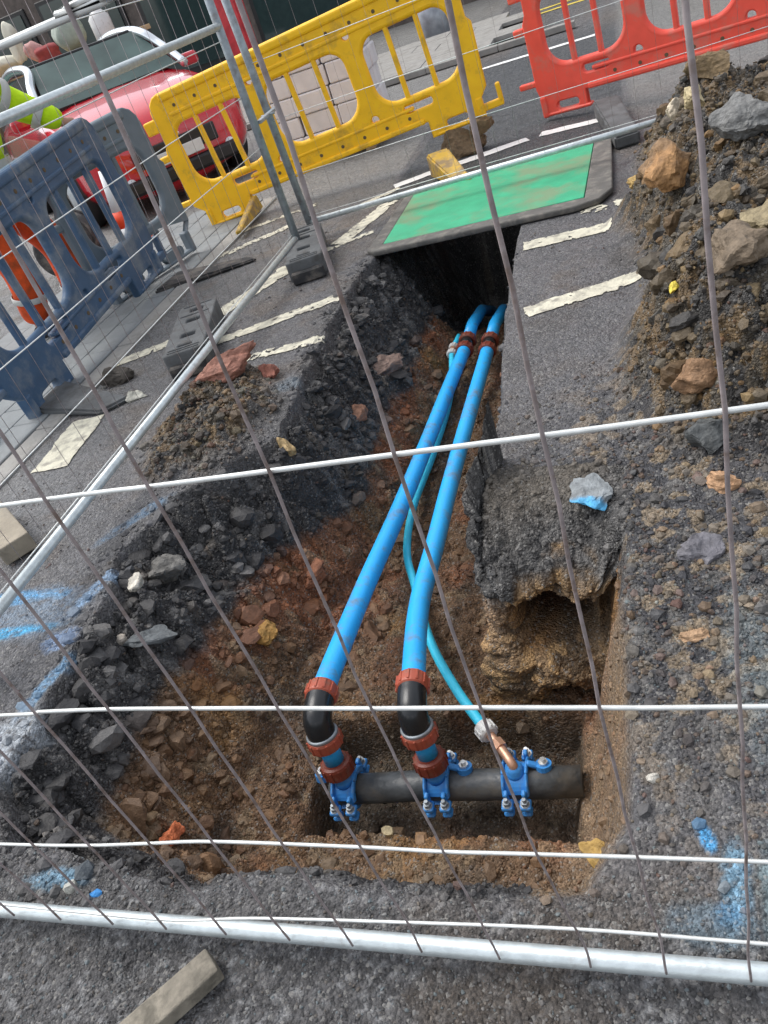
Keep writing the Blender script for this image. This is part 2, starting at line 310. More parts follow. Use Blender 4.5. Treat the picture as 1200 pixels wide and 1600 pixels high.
def ground_colour(X, Y, Z, K, s=100):
    n1 = fbm(X, Y, 3, 4, s); n2 = fbm(X, Y, 14, 3, s+1); n3 = fbm(X, Y, 45, 2, s+2)
    _, id1 = worley(X, Y, 26, s+3); _, id2 = worley(X, Y, 75, s+4)
    base = np.zeros((len(X), 3))+np.array([.120, .118, .123])
    base *= (1+.10*n1+.07*n3)[:, None]
    # lighter, smoother asphalt towards the left and the far side
    far = sstep(-2.0, -3.0, X)
    base = lerp(base, (.185, .185, .185), far*.8)
    brn = sstep(.05, .6, n1+.35*n2)
    base = lerp(base, (.13, .10, .075), brn*.5)
    base = lerp(base, (.07, .062, .055), sstep(.1, .6, fbm(X, Y, 2.2, 4, s+21))*.5*sstep(-2.2, -1.9, X))
    # newly laid dark tarmac strip running away behind the plate
    lane = sstep(-1.66, -1.63, X-.05*sstep(6, 7, Y))*sstep(.02, -.01, X)*sstep(5.66, 5.7, Y)*sstep(10.3, 10.2, Y)
    base = lerp(base, (.055, .06, .066), lane*(.93+.07*n2))
    base = lerp(base, (.25, .245, .23), sstep(-.0, .1, X)*sstep(5.9, 6.2, Y)*.6)
    base = lerp(base, (.25, .245, .23), sstep(-1.66, -1.7, X)*sstep(5.5, 6.2, Y)*.6)
    # coarse foreground
    fg = sstep(.75, .62, Y)*(1-K['inpit'])
    fcol = np.where((id2 > .80)[:, None], np.array([.21, .21, .21]), np.where((id2 < .4)[:, None], np.array([.05, .048, .048]), np.array([.098, .094, .092])))
    base = base*(1-.7*fg)[:, None]+fcol*(.7*fg)[:, None]
    dirt = fg*sstep(.0, .5, n1+.4*n2); base = lerp(base, (.085, .066, .05), dirt*.6)
    # right side gravel fan
    gcol = np.where((id1 > .72)[:, None], np.array([.21, .165, .115]), np.where((id1 < .45)[:, None], np.array([.05, .05, .055]), np.array([.12, .115, .11])))
    g = np.clip(K['gr']*1.2, 0, 1)*sstep(-.25, .35, n1*.5+.5*n2+.35)
    base = base*(1-g)[:, None]+gcol*g[:, None]
    # heap and mound: mixed clay, broken asphalt
    hid = id1*.6+.4*(n1*.5+.5)
    hcol = np.where((hid > .60)[:, None], np.array([.18, .12, .06]), np.where((hid < .42)[:, None], np.array([.05, .046, .042]), np.array([.10, .082, .058])))
    hcol = hcol*.8
    h = np.clip(np.maximum(K['heap']*4, K['mound']*1.1), 0, 1)
    base = base*(1-h)[:, None]+(hcol*(1+.2*n3)[:, None])*h[:, None]
    # inside the pit: black base course above, red brown clay below; black under the cover is painted shade
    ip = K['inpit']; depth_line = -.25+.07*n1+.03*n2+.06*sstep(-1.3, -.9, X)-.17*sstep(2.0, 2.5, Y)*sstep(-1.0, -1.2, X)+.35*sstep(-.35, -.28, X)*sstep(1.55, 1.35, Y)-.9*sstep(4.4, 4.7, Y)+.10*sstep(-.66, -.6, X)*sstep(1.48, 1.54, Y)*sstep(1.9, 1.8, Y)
    dk = np.where((id1 > .8)[:, None], np.array([.115, .112, .11]), np.array([.043, .042, .043]))*(1+.3*n3)[:, None]
    dk = lerp(dk, (.16, .13, .10), sstep(.35, .7, n2)*.5)
    cl = np.zeros((len(X), 3))+np.array([.155, .098, .056])
    cl = lerp(cl, (.24, .095, .045), np.clip(sstep(.0, .45, fbm(X, Y, 4, 3, s+7))*.6+.5*sstep(-1.12, -1.22, X)*sstep(-1.6, -1.45, X)*sstep(1.7, 2., Y), 0, .8))
    cl = lerp(cl, (.27, .16, .055), sstep(.15, .5, fbm(X, Y, 5, 3, s+8))*.55)
    cl = lerp(cl, (.075, .06, .045), sstep(.0, .45, fbm(X, Y, 6, 3, s+9))*.7)
    cl = lerp(cl, (.25, .2, .13), ((id1 > .86)*.5))
    cl = cl*(1.06+.32*n3)[:, None]*np.array([1.06, .97, .90])
    # cut face of clay at the right, paler and smoother
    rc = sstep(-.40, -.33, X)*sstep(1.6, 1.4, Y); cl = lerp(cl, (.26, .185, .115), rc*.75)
    fr = sstep(1.15, .95, Y)*sstep(-1.3, -.9, X); cl = lerp(cl, (.16, .115, .075), fr*.5)
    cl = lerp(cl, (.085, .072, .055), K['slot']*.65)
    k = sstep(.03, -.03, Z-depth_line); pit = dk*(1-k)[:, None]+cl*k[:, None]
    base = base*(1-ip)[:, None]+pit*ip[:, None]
    e = K['edge']*sstep(-.1, .5, n2+.3); base = lerp(base, (.08, .078, .078), e*.7)
    # blue survey spray and whitish chalk, worn through by the texture
    def spray(cx, cy, rx, ry, th, col, seed, k=1.):
        nonlocal base
        c, sn = math.cos(th), math.sin(th); u = ((X-cx)*c+(Y-cy)*sn)/rx; v = (-(X-cx)*sn+(Y-cy)*c)/ry
        a = sstep(1.05, .45, np.hypot(u, v)+.38*fbm(X, Y, 16, 3, seed))*sstep(-.45, .15, fbm(X, Y, 60, 2, seed+1)+.25)
        base = lerp(base, col, a*k*(1-.9*K['inpit']))
    B1 = (.08, .33, .62); B2 = (.22, .42, .58)
    spray(-2.2, 1.64, .24, .045, .05, B1, 200, .85); spray(-2.1, 1.56, .3, .15, .1, (.2, .3, .42), 202, .45); spray(-2.2, 1.46, .26, .035, .1, (.05, .38, .68), 203, .85)
    spray(-1.86, 1.68, .035, .2, -.3, (.25, .38, .55), 210, .8); spray(-1.87, 1.42, .1, .06, .3, (.22, .34, .55), 213, .6)
    spray(-1.80, 1.24, .03, .16, -.2, (.2, .4, .62), 216, .7); spray(-1.80, 1.02, .12, .16, .0, (.42, .46, .5), 219, .8)
    spray(.04, .735, .03, .10, -.15, B2, 222, .75); spray(.02, .68, .035, .03, .1, B1, 225, .7); spray(.0, .66, .08, .05, .1, (.16, .24, .3), 226, .5); spray(.00, .81, .012, .03, .3, B1, 228)
    spray(-1.38, .66, .1, .03, 0, B2, 231, .6); spray(.1, .7, .03, .12, 0, (.2, .32, .36), 237, .5)
    spray(-1.9, 2.05, .2, .05, .9, (.12, .25, .4), 240, .45); spray(-1.55, 2.95, .1, .08, .2, (.17, .22, .26), 243, .5)
    spray(.13, 1.2, .06, .3, 0, (.2, .24, .25), 246, .5)
    return np.clip(base, .01, .9)
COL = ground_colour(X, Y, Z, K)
XX, YY, ZZ = X, Y, Z
idx = np.arange(nx*ny).reshape(ny, nx)
quads = np.stack([idx[:-1, :-1], idx[:-1, 1:], idx[1:, 1:], idx[1:, :-1]], -1).reshape(-1, 4)
def np_mesh(name, co, faces, col=None, flat_shade=True):
    me = bpy.data.meshes.new(name); k = faces.shape[1]
    me.vertices.add(len(co)); me.vertices.foreach_set('co', co.astype(np.float32).ravel())
    me.loops.add(faces.size); me.loops.foreach_set('vertex_index', faces.astype(np.int32).ravel())
    me.polygons.add(len(faces)); me.polygons.foreach_set('loop_start', np.arange(0, faces.size, k, dtype=np.int32))
    me.update(calc_edges=True)
    if col is not None:
        a = me.color_attributes.new('Col', 'FLOAT_COLOR', 'POINT'); a.data.foreach_set('color', np.concatenate([col, np.ones((len(col), 1))], 1).astype(np.float32).ravel())
    if flat_shade: me.shade_flat()
    me.validate(); return me
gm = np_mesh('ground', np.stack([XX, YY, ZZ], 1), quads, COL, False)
def ground_material():
    M = bpy.data.materials.new('ground_surface'); M.use_nodes = True; n = M.node_tree; N = n.nodes; L = n.links; b = N['Principled BSDF']
    b.inputs['Specular IOR Level'].default_value = .5
    at = N.new('ShaderNodeAttribute'); at.attribute_name = 'Col'; tc = N.new('ShaderNodeTexCoord')
    v = N.new('ShaderNodeTexVoronoi'); v.inputs['Scale'].default_value = 150; L.new(tc.outputs['Object'], v.inputs['Vector'])
    v2 = N.new('ShaderNodeTexVoronoi'); v2.inputs['Scale'].default_value = 62; L.new(tc.outputs['Object'], v2.inputs['Vector'])
    nz = N.new('ShaderNodeTexNoise'); nz.inputs['Scale'].default_value = 220; nz.inputs['Detail'].default_value = 4; L.new(tc.outputs['Object'], nz.inputs['Vector'])
    sx = N.new('ShaderNodeSeparateColor'); L.new(v.outputs['Color'], sx.inputs[0])
    mr = N.new('ShaderNodeMapRange'); mr.inputs[3].default_value = .62; mr.inputs[4].default_value = 1.34; L.new(sx.outputs[0], mr.inputs[0])
    sy = N.new('ShaderNodeSeparateColor'); L.new(v2.outputs['Color'], sy.inputs[0])
    m2 = N.new('ShaderNodeMapRange'); m2.inputs[1].default_value = 0; m2.inputs[3].default_value = .78; m2.inputs[4].default_value = 1.2; L.new(sy.outputs[1], m2.inputs[0])
    mm = N.new('ShaderNodeMath'); mm.operation = 'MULTIPLY'; L.new(mr.outputs[0], mm.inputs[0]); L.new(m2.outputs[0], mm.inputs[1])
    m3 = N.new('ShaderNodeMapRange'); m3.inputs[1].default_value = .3; m3.inputs[2].default_value = .7; m3.inputs[3].default_value = .8; m3.inputs[4].default_value = 1.2; L.new(nz.outputs[0], m3.inputs[0])
    mm2 = N.new('ShaderNodeMath'); mm2.operation = 'MULTIPLY'; L.new(mm.outputs[0], mm2.inputs[0]); L.new(m3.outputs[0], mm2.inputs[1])
    mx = N.new('ShaderNodeMix'); mx.data_type = 'RGBA'; mx.blend_type = 'MULTIPLY'; mx.inputs[0].default_value = 1
    L.new(at.outputs[0], mx.inputs[6]); L.new(mm2.outputs[0], mx.inputs[7])
    # pale aggregate chips
    gt = N.new('ShaderNodeMath'); gt.operation = 'GREATER_THAN'; gt.inputs[1].default_value = .93; L.new(sx.outputs[1], gt.inputs[0])
    m4 = N.new('ShaderNodeMath'); m4.operation = 'MULTIPLY'; m4.inputs[1].default_value = .55; L.new(gt.outputs[0], m4.inputs[0])
    x2 = N.new('ShaderNodeMix'); x2.data_type = 'RGBA'; L.new(m4.outputs[0], x2.inputs[0]); L.new(mx.outputs[2], x2.inputs[6]); x2.inputs[7].default_value = (.3, .29, .27, 1)
    L.new(x2.outputs[2], b.inputs['Base Color'])
    rr = N.new('ShaderNodeMapRange'); rr.inputs[1].default_value = .35; rr.inputs[2].default_value = .65; rr.inputs[3].default_value = .34; rr.inputs[4].default_value = .85
    n4 = N.new('ShaderNodeTexNoise'); n4.inputs['Scale'].default_value = 6; n4.inputs['Detail'].default_value = 5; L.new(tc.outputs['Object'], n4.inputs['Vector']); L.new(n4.outputs[0], rr.inputs[0]); L.new(rr.outputs[0], b.inputs['Roughness'])
    ad = N.new('ShaderNodeMath'); ad.operation = 'SUBTRACT'; L.new(nz.outputs[0], ad.inputs[0]); L.new(v.outputs['Distance'], ad.inputs[1])
    ad2 = N.new('ShaderNodeMath'); ad2.operation = 'SUBTRACT'; L.new(ad.outputs[0], ad2.inputs[0]); L.new(v2.outputs['Distance'], ad2.inputs[1])
    bp = N.new('ShaderNodeBump'); bp.inputs['Strength'].default_value = .75; bp.inputs['Distance'].default_value = .009
    L.new(ad2.outputs[0], bp.inputs['Height']); L.new(bp.outputs[0], b.inputs['Normal'])
    return M
M_ground = ground_material()
ground = mesh_obj('ground', gm, M_ground); tag(ground, kind='structure')
def gz(x, y):
    a = np.array([x], float); b = np.array([y], float); return float(height(a, b)[0][0])

# ------------------------------------------------------------ undercut face of the pit below the broken tarmac
def undercut_face():
    path = []
    for y in np.linspace(2.12, 1.75, 60): path.append((-.49-.066*float(sstep(2.12, 1.92, np.array(y))), y, -1, 0, -.45-.07*float(sstep(2.12, 1.92, np.array(y))), max(y, 2.05), 0 if y > 2.1 else (2.1-y)/.35*.8))
    for a in np.linspace(0, 90, 26)[1:]: path.append((-.496-.06*math.cos(R(a)), 1.75-.06*math.sin(R(a)), -math.cos(R(a)), -math.sin(R(a)), -.53+.0004*a, 2.06, .8+.2*a/90))
    for x in np.linspace(-.492, -.07, 110): path.append((x, 1.69-.02*(x+.5), 0, -1, x, 2.07, 1-float(sstep(-.24, -.09, np.array(x)))))
    P = np.array(path); nu = len(P)
    base = [(0, -.17), (.0, -.21), (.005, -.25), (.01, -.30), (.02, -.345), (.03, -.38), (.05, -.43), (.07, -.49), (.075, -.55), (.07, -.62), (.06, -.74)]
    cave = [(0, -.15), (.012, -.20), (-.24, -.215), (-.46, -.30), (-.30, -.385), (-.06, -.385), (.06, -.41), (.095, -.47), (.06, -.53), (.0, -.60), (-.02, -.74)]
    nt, nb = 70, 130; V = np.zeros((nu, nt+nb, 3)); D = np.zeros((nu, nt+nb, 3)); TOP = np.zeros((nu, nt+nb))
    arc = np.concatenate([[0], np.cumsum(np.hypot(np.diff(P[:, 0]), np.diff(P[:, 1])))])
    for i in range(nu):
        bx, by, nx_, ny_, tx_, ty_, F = P[i]
        c = float(np.exp(-((bx+.345)/.105)**4)) if ny_ < -.9 else 0.; c2 = float(np.exp(-((bx+.20)/.045)**2))*.45 if ny_ < -.9 else 0.
        cc = max(c, c2)
        for k in range(nt):
            t = k/nt; z = -.17*F*t**1.6+.004-.05*max(0, by-2.05)/.25; V[i, k] = (tx_+(bx-tx_)*t, ty_+(by-ty_)*t, z); D[i, k] = (0, 0, 1); TOP[i, k] = 1
        pr = np.array(base)*(1-cc)+np.array(cave)*cc; pr[:, 1] = pr[:, 1]*1.0; sh_ = -.17*F+.002; pr[:, 1] = pr[:, 1]+(sh_+.17)*np.clip(1+(pr[:, 1]+.17)/.2, 0, 1); pr[0, 1] = sh_; pr[:, 0] *= (1 if ny_ < -.5 else .0)+.25*(ny_ > -.5)*F
        if F < 1 and ny_ > -.5: pr[:, 1] = pr[0, 1]+(pr[:, 1]+.17)*(( .74+pr[0, 1])/.57)
        q = np.linspace(0, len(pr)-1, nb); a = np.interp(q, range(len(pr)), pr[:, 0]); b = np.interp(q, range(len(pr)), pr[:, 1])
        for k in range(nb):
            V[i, nt+k] = (bx+nx_*a[k], by+ny_*a[k]+.03*math.sin(bx*31)*math.exp(-(k/18)**2)*F, b[k]); D[i, nt+k] = (nx_*.9, ny_*.9, .2 if k < 12 else 0)
    U = np.repeat(arc[:, None], nt+nb, 1); pl = np.zeros((nu, nt+nb)); pl[:, :] = np.arange(nt+nb)[None]*.0058+.03*fbm(U, 0*U, 9, 2, 89)
    w0, j0 = worley(U+.02*fbm(U, pl, 12, 2, 81), pl, 13, 82); w1, j1 = worley(U, pl+.01*fbm(U, pl, 25, 2, 83), 30, 84); w2, j2 = worley(U, pl, 70, 85)
    h = (.7-np.minimum(w0, 1))*.035+(j0-.5)*.024+(.7-np.minimum(w1, 1))*.017+(j1-.5)*.012+(.7-np.minimum(w2, 1))*.006+.02*fbm(U, pl, 7, 3, 86)
    n1 = fbm(U, pl, 6, 3, 87); n2 = fbm(U, pl, 18, 3, 88)
    fade = sstep(0, .12, np.arange(nt+nb)/nt*np.ones((nu, 1)))*sstep(0, .04, arc[-1]-U)
    kt_ = np.arange(nt+nb)/nt*np.ones((nu, 1)); brow_ = np.exp(-((kt_-1.03)/.16)**2); amp = (np.where(TOP > 0, .38+.6*np.clip(kt_, 0, 1)**3, .9)+.5*brow_)*fade*(.25+.75*sstep(2.1, 1.8, V[:, :, 1])); V = V+D*(h*amp)[:, :, None]
    x, y, z = V[:, :, 0], V[:, :, 1], V[:, :, 2]
    dark = np.where((j2 > .75)[:, :, None], np.array([.12, .115, .11]), np.where((j2 < .3)[:, :, None], np.array([.035, .034, .034]), np.array([.07, .068, .066])))
    dark = dark*(1+.25*n2)[:, :, None]; tt = (TOP*sstep(.9, .2, np.arange(nt+nb)/nt*np.ones((nu, 1)))*sstep(-.4, .3, n1))[:, :, None]
    dark = dark*(1-tt*.7)+np.array([.135, .115, .09])*tt*.7
    clay_ = None; clay = np.where((j1 > .66)[:, :, None], np.array([.34, .215, .10]), np.where((j1 < .3)[:, :, None], np.array([.12, .08, .045]), np.array([.23, .15, .08])))*(1+.3*n2)[:, :, None]
    o = sstep(.1, .5, n1)[:, :, None]; clay = clay*(1-o*.5)+np.array([.30, .15, .05])*o*.5
    edgec = (sstep(-.46, -.56, x)*sstep(-.16, -.22, z)*sstep(-.42, -.3, z))[:, :, None]; clay = clay*(1-.7*edgec)+np.array([.36, .24, .15])*.7*edgec
    cave_shade = (sstep(.06, .2, y-1.68)*sstep(-.17, -.21, z)*(1-TOP))[:, :, None]; clay = clay*(1-cave_shade)+clay*np.array([.42, .30, .25])*cave_shade  # clay darkened inside the hollow, shade put into its colour
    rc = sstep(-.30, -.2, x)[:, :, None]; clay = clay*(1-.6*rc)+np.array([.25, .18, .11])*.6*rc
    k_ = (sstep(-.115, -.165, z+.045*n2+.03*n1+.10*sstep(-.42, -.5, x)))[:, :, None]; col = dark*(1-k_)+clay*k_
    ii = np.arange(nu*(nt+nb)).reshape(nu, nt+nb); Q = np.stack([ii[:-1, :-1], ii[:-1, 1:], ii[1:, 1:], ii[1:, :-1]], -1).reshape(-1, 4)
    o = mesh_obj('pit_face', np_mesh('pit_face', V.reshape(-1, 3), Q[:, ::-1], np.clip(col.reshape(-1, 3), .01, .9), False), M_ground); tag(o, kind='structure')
    return V, col, TOP
FV, FC, FT = undercut_face()

# ------------------------------------------------------------ stones
def ico(sub):
    bm = bmesh.new(); bmesh.ops.create_icosphere(bm, subdivisions=sub, radius=1); v = np.array([p.co[:] for p in bm.verts]); f = np.array([[q.index for q in p.verts] for p in bm.faces]); bm.free(); return v, f
ICO = {1: ico(1), 2: ico(2), 3: ico(3), 4: ico(4)}
def rock(sub, nplanes, seed, flat=(1, 1, 1), rough=.08):
    r = np.random.default_rng(seed); v, f = ICO[sub]; v = v.copy()
    for _ in range(nplanes):
        n = r.normal(size=3); n /= np.linalg.norm(n); d = r.uniform(.5, .85)
        s = v@n-d; v = v-np.maximum(s, 0)[:, None]*n
    if sub > 1:
        for fr_q, am in ((3.1, .10), (6.3, .06)):
            p_ = r.uniform(0, 6, 3); v = v*(1+am*(np.sin(v[:, :1]*fr_q+p_[0])+np.sin(v[:, 1:2]*fr_q*1.1+p_[1])+np.sin(v[:, 2:]*fr_q*.9+p_[2]))*.7)
    v = v*(1+rough*r.normal(size=(len(v), 1))*.6)*np.array(flat); return v, f
def scatter(name, pts, size, cols, sub=1, nproto=14, sink=.35, flat=.75, label=None):
    """many small stones joined into one object"""
    n = len(pts); protos = [rock(sub, 5, 1000+i, (1, r, flat)) for i, r in enumerate(np.linspace(.65, 1, nproto))]
    nv = len(protos[0][0]); F = protos[0][1]; pr = rng.integers(0, nproto, n)
    V = np.stack([protos[k][0] for k in range(nproto)])[pr]
    a = rng.uniform(0, 2*np.pi, n); ti = rng.normal(0, .45, n); ca, sa, ct, st = np.cos(a), np.sin(a), np.cos(ti), np.sin(ti)
    y = V[:, :, 1]*ct[:, None]-V[:, :, 2]*st[:, None]; z = V[:, :, 1]*st[:, None]+V[:, :, 2]*ct[:, None]; x = V[:, :, 0]
    V = np.stack([x*ca[:, None]-y*sa[:, None], x*sa[:, None]+y*ca[:, None], z], -1)*size[:, None, None]
    V = V+pts[:, None, :]; V[:, :, 2] += (size*flat*(.5-sink))[:, None]
    faces = (F[None]+(np.arange(n)*nv)[:, None, None]).reshape(-1, 3)
    cc = np.repeat(cols, nv, 0)
    me = np_mesh(name, V.reshape(-1, 3), faces, cc); o = mesh_obj(name, me, M_stones); tag(o, kind='stuff', label=label); return o
def sizes(n, a, b, p=2.2):
    u = rng.uniform(0, 1, n); return a*(1-u*(1-(a/b)**p))**(-1/p)
def pick(pal, n):
    pal = np.array(pal); return pal[rng.integers(0, len(pal), n)]*(rng.uniform(.75, 1.25, (n, 1)))
GREYS = [(.06, .06, .065), (.09, .09, .09), (.14, .135, .13), (.2, .195, .185), (.045, .045, .05), (.17, .14, .11)]
CLAYS = [(.145, .088, .052), (.18, .105, .055), (.09, .062, .044), (.21, .14, .08), (.17, .075, .045), (.065, .05, .042), (.19, .165, .13)]
DARKS = [(.035, .035, .038), (.05, .05, .052), (.075, .073, .072), (.11, .105, .1), (.06, .055, .05)]
MIX = GREYS+CLAYS
HEAP = [(.15, .11, .065), (.19, .14, .08), (.11, .09, .065), (.25, .18, .09), (.075, .07, .065), (.11, .108, .10), (.05, .047, .045), (.16, .135, .1), (.24, .14, .055)]
def field(name, n, x0, x1, y0, y1, mask, smin, smax, pal, sub=1, p=2.2, label=None, off=0., blend=.6, sink=.35):
    x = rng.uniform(x0, x1, n*3); y = rng.uniform(y0, y1, n*3); z, k = height(x, y)
    keep = rng.uniform(0, 1, len(x)) < mask(x, y, z, k); x, y, z = x[keep][:n], y[keep][:n], z[keep][:n]
    k = {q: (v[keep][:n] if isinstance(v, np.ndarray) else v) for q, v in k.items()}
    s = sizes(len(x), smin, smax, p); c = pal(x, y, z) if callable(pal) else pick(pal, len(x))
    if blend: c = c*(1-blend)+ground_colour(x, y, z, k)*rng.uniform(.8, 1.2, (len(x), 1))*blend
    return scatter(name, np.stack([x, y, z+off], 1), s, c, sub=sub, label=label, sink=sink)
HEAP = [tuple(.85*q for q in c) for c in HEAP]
def pitpal(x, y, z):
    n = len(x); dk = pick(DARKS, n); cl = pick(CLAYS, n)
    line = -.25+.07*fbm(x, y, 3, 4, 100)+.06*sstep(-1.3, -.9, x)-.17*sstep(2.0, 2.5, y)*sstep(-1.0, -1.2, x)-.9*sstep(4.4, 4.7, y)  # stones under the cover go dark with the painted shade there
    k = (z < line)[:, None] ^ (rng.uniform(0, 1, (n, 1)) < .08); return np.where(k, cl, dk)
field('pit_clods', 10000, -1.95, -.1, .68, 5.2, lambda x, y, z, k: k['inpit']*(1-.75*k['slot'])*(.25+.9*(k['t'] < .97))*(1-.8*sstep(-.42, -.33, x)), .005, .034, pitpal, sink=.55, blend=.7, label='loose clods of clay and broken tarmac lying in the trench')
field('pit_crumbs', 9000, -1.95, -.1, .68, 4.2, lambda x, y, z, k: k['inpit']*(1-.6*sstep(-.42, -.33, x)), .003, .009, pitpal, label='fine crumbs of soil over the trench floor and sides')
field('gravel', 9000, -.56, 1.0, .6, 2.7, lambda x, y, z, k: np.clip(k['gr']*1.3, 0, 1)*sstep(-.5, .3, fbm(x, y, 4, 3, 301)+.3), .004, .024, HEAP+MIX, label='loose gravel spilled over the tarmac right of the pit')
field('spoil_clods', 15000, -.02, 1.3, 1.9, 5.6, lambda x, y, z, k: np.clip(k['heap']*3, 0, 1), .005, .034, HEAP, label='small clods covering the spoil heap', p=2.0, blend=.35)
field('spoil_lumps', 420, .02, 1.3, 2.0, 5.5, lambda x, y, z, k: np.clip(k['heap']*2, 0, 1), .022, .075, HEAP, sub=3, label='lumps of clay and tarmac heaped on the right', p=1.6, blend=.45, sink=.6)
def face_stones(name, n, top, smin, smax, label):
    m_ = (FT > 0) == top; v = FV[m_]; c = FC[m_]; q = rng.integers(0, len(v), n)
    scatter(name, v[q], sizes(n, smin, smax, 2.2), np.clip(c[q]*rng.uniform(.7, 1.5, (n, 1)), .02, .6), label=label, sink=.5)
face_stones('face_gravel', 2200, True, .003, .018, 'broken gravel on the slope above the hollow in the pit face')
face_stones('face_clods', 1500, False, .003, .014, 'clay crumbs sticking to the undercut pit face')
def flat_slabs(name, n, x0, x1, y0, y1, mask, smin, smax, pal, label, blend=.75):
    x = rng.uniform(x0, x1, n*6); y = rng.uniform(y0, y1, n*6); z, k = height(x, y); keep = rng.uniform(0, 1, len(x)) < mask(x, y, z, k); x, y, z = x[keep][:n], y[keep][:n], z[keep][:n]
    scatter(name, np.stack([x, y, z], 1), sizes(len(x), smin, smax, 1.6), pick(pal, len(x))*(1-blend)+ground_colour(x, y, z, {q: (v[keep][:n] if isinstance(v, np.ndarray) else v) for q, v in k.items()})*blend, sub=2, label=label, flat=.42, sink=.7)
flat_slabs('tarmac_pieces', 130, -1.95, -1.15, .75, 4.4, lambda x, y, z, k: (k['inpit']*(z > -.36)+.5*k['edge'])*k['left'], .025, .075, DARKS+[(.12, .12, .12)], 'flat broken pieces of black tarmac on the left trench side')
field('trench_lumps', 420, -1.95, -.4, .8, 4.6, lambda x, y, z, k: k['inpit']*(k['left']*.8+.1)*(1-k['slot']), .02, .06, pitpal, sub=2, label='larger broken lumps half buried in the trench sides', p=2.2, off=-.012, blend=.75, sink=.5)
field('mound_clods', 1600, -2.2, -1.5, 2.2, 3.25, lambda x, y, z, k: k['mound'], .006, .035, CLAYS+DARKS+[(.16, .15, .1)], label='crumbly soil heaped at the left edge of the trench')
field('edge_rubble', 3200, -2.2, -1.2, .6, 4.5, lambda x, y, z, k: np.clip(k['edge']*.7+(k['left']*k['inpit']*(z > -.33)), 0, 1), .006, .035, DARKS, label='broken black tarmac rubble on the left side of the trench', blend=.8, sink=.5)
field('foreground_chips', 9000, -1.9, .35, .36, .74, lambda x, y, z, k: (1-k['inpit']), .0018, .0065, [(.07, .07, .07), (.12, .12, .12), (.24, .24, .24), (.33, .33, .32), (.16, .13, .1), (.05, .05, .05), (.2, .26, .28)], label='stone chips set in the rough tarmac in front')
field('right_chips', 5500, -.12, .5, .6, 1.6, lambda x, y, z, k: (1-k['inpit']), .0018, .008, [(.07, .07, .07), (.11, .11, .11), (.22, .22, .21), (.15, .12, .09), (.05, .05, .05), (.19, .25, .26)], label='stone chips set in the rough tarmac at the right')
field('scattered_debris', 1500, -3.0, .3, .7, 5.6, lambda x, y, z, k: (1-k['inpit'])*(1-np.clip(k['heap']*3, 0, 1))*sstep(-.1, .5, fbm(x, y, 1.5, 3, 311))*.8+.03, .003, .014, MIX, label='crumbs of soil scattered over the tarmac')

def make_rock(name, label, loc, size, col, seed, sub=4, rot=None, group=None, col2=None, planes=9, sink=.25):
    v, f = rock(sub, planes, seed, (1, 1, 1), .035)
    v = v*(1+.16*(fbm(v[:, 0]*1.0+seed, v[:, 1]+1.7*v[:, 2], 2.2, 3, seed))[:, None])
    v = v*(1+.10*np.sin(v[:, :1]*5+seed)*np.cos(v[:, 1:2]*6+seed*.7))*np.array(size)
    # flatten underside a little
    v[:, 2] = np.maximum(v[:, 2], -size[2]*.8)
    rz = random.Random(seed).uniform(0, 6.28) if rot is None else rot; c, s = math.cos(rz), math.sin(rz)
    v = np.stack([v[:, 0]*c-v[:, 1]*s, v[:, 0]*s+v[:, 1]*c, v[:, 2]], 1)
    g = (fbm(v[:, 0]+seed, v[:, 1]+v[:, 2], 60, 2, seed)*.2+1)[:, None]
    cc = np.array(col)[None]*g*np.ones((len(v), 1))
    if col2 is not None:
        t = sstep(-.1, .15, (v[:, 0]*col2[1]+v[:, 1]*col2[2])/max(size)+.25*fbm(v[:, 0], v[:, 1], 40, 2, seed+3)+col2[3]); cc = cc*(1-t)[:, None]+np.array(col2[0])*t[:, None]
    me = np_mesh(name, v, f, cc); o = mesh_obj(name, me, M_stone)
    z = gz(loc[0], loc[1]) if name != 'tarmac_slab' else -.012; o.location = (loc[0], loc[1], z+size[2]*(.8-2*sink)+(loc[2] if len(loc) > 2 else 0))
    return tag(o, label, 'stone' if name in ('stone', 'pebble') else 'rubble', group)
TAN = (.36, .24, .14); CREAM = (.5, .42, .3); GREY = (.15, .155, .16); PINK = (.34, .16, .115); OCH = (.33, .19, .075); DK = (.06, .058, .056)
make_rock('brick_lump', 'broken pink brick lump on soil beside the grey fence foot', (-1.87, 3.02), (.17, .095, .075), PINK, 11, rot=.5)
make_rock('brick_lump', 'small red brown brick fragment right of the larger pink brick lump', (-1.68, 3.06), (.055, .05, .045), (.26, .1, .07), 12)
make_rock('tarmac_slab', 'flat grey tarmac piece with blue paint on its near end', (-.215, 1.88), (.062, .105, .026), (.24, .26, .27), 13, rot=.1, col2=((.1, .4, .68), -.15, -1, -.32), sink=.12)
make_rock('tarmac_lump', 'smooth dark grey tarmac lump lying on gravel at the right', (.07, 1.575), (.062, .055, .034), (.15, .145, .16), 14)
make_rock('stone', 'peach coloured stone on the gravel touching the right fence wire', (.145, 1.82), (.055, .045, .035), (.5, .3, .17), 15)
make_rock('stone', 'small tan oblong stone on tarmac right of the brown cut face', (.015, 1.29), (.036, .018, .016), (.42, .27, .16), 16, rot=.1)
make_rock('clay_lump', 'large orange clay boulder at the front left of the spoil heap', (.13, 3.55, .06), (.12, .11, .10), (.38, .21, .09), 17, col2=((.24, .15, .08), 0, 1, 0), sink=.1)
make_rock('stone', 'cream white stone topping the far left end of the spoil heap', (.27, 4.55, .05), (.085, .07, .08), (.58, .5, .38), 18)
make_rock('stone', 'pale yellow stone above the orange clay boulder', (.27, 3.68, .14), (.06, .05, .05), (.52, .43, .25), 19)
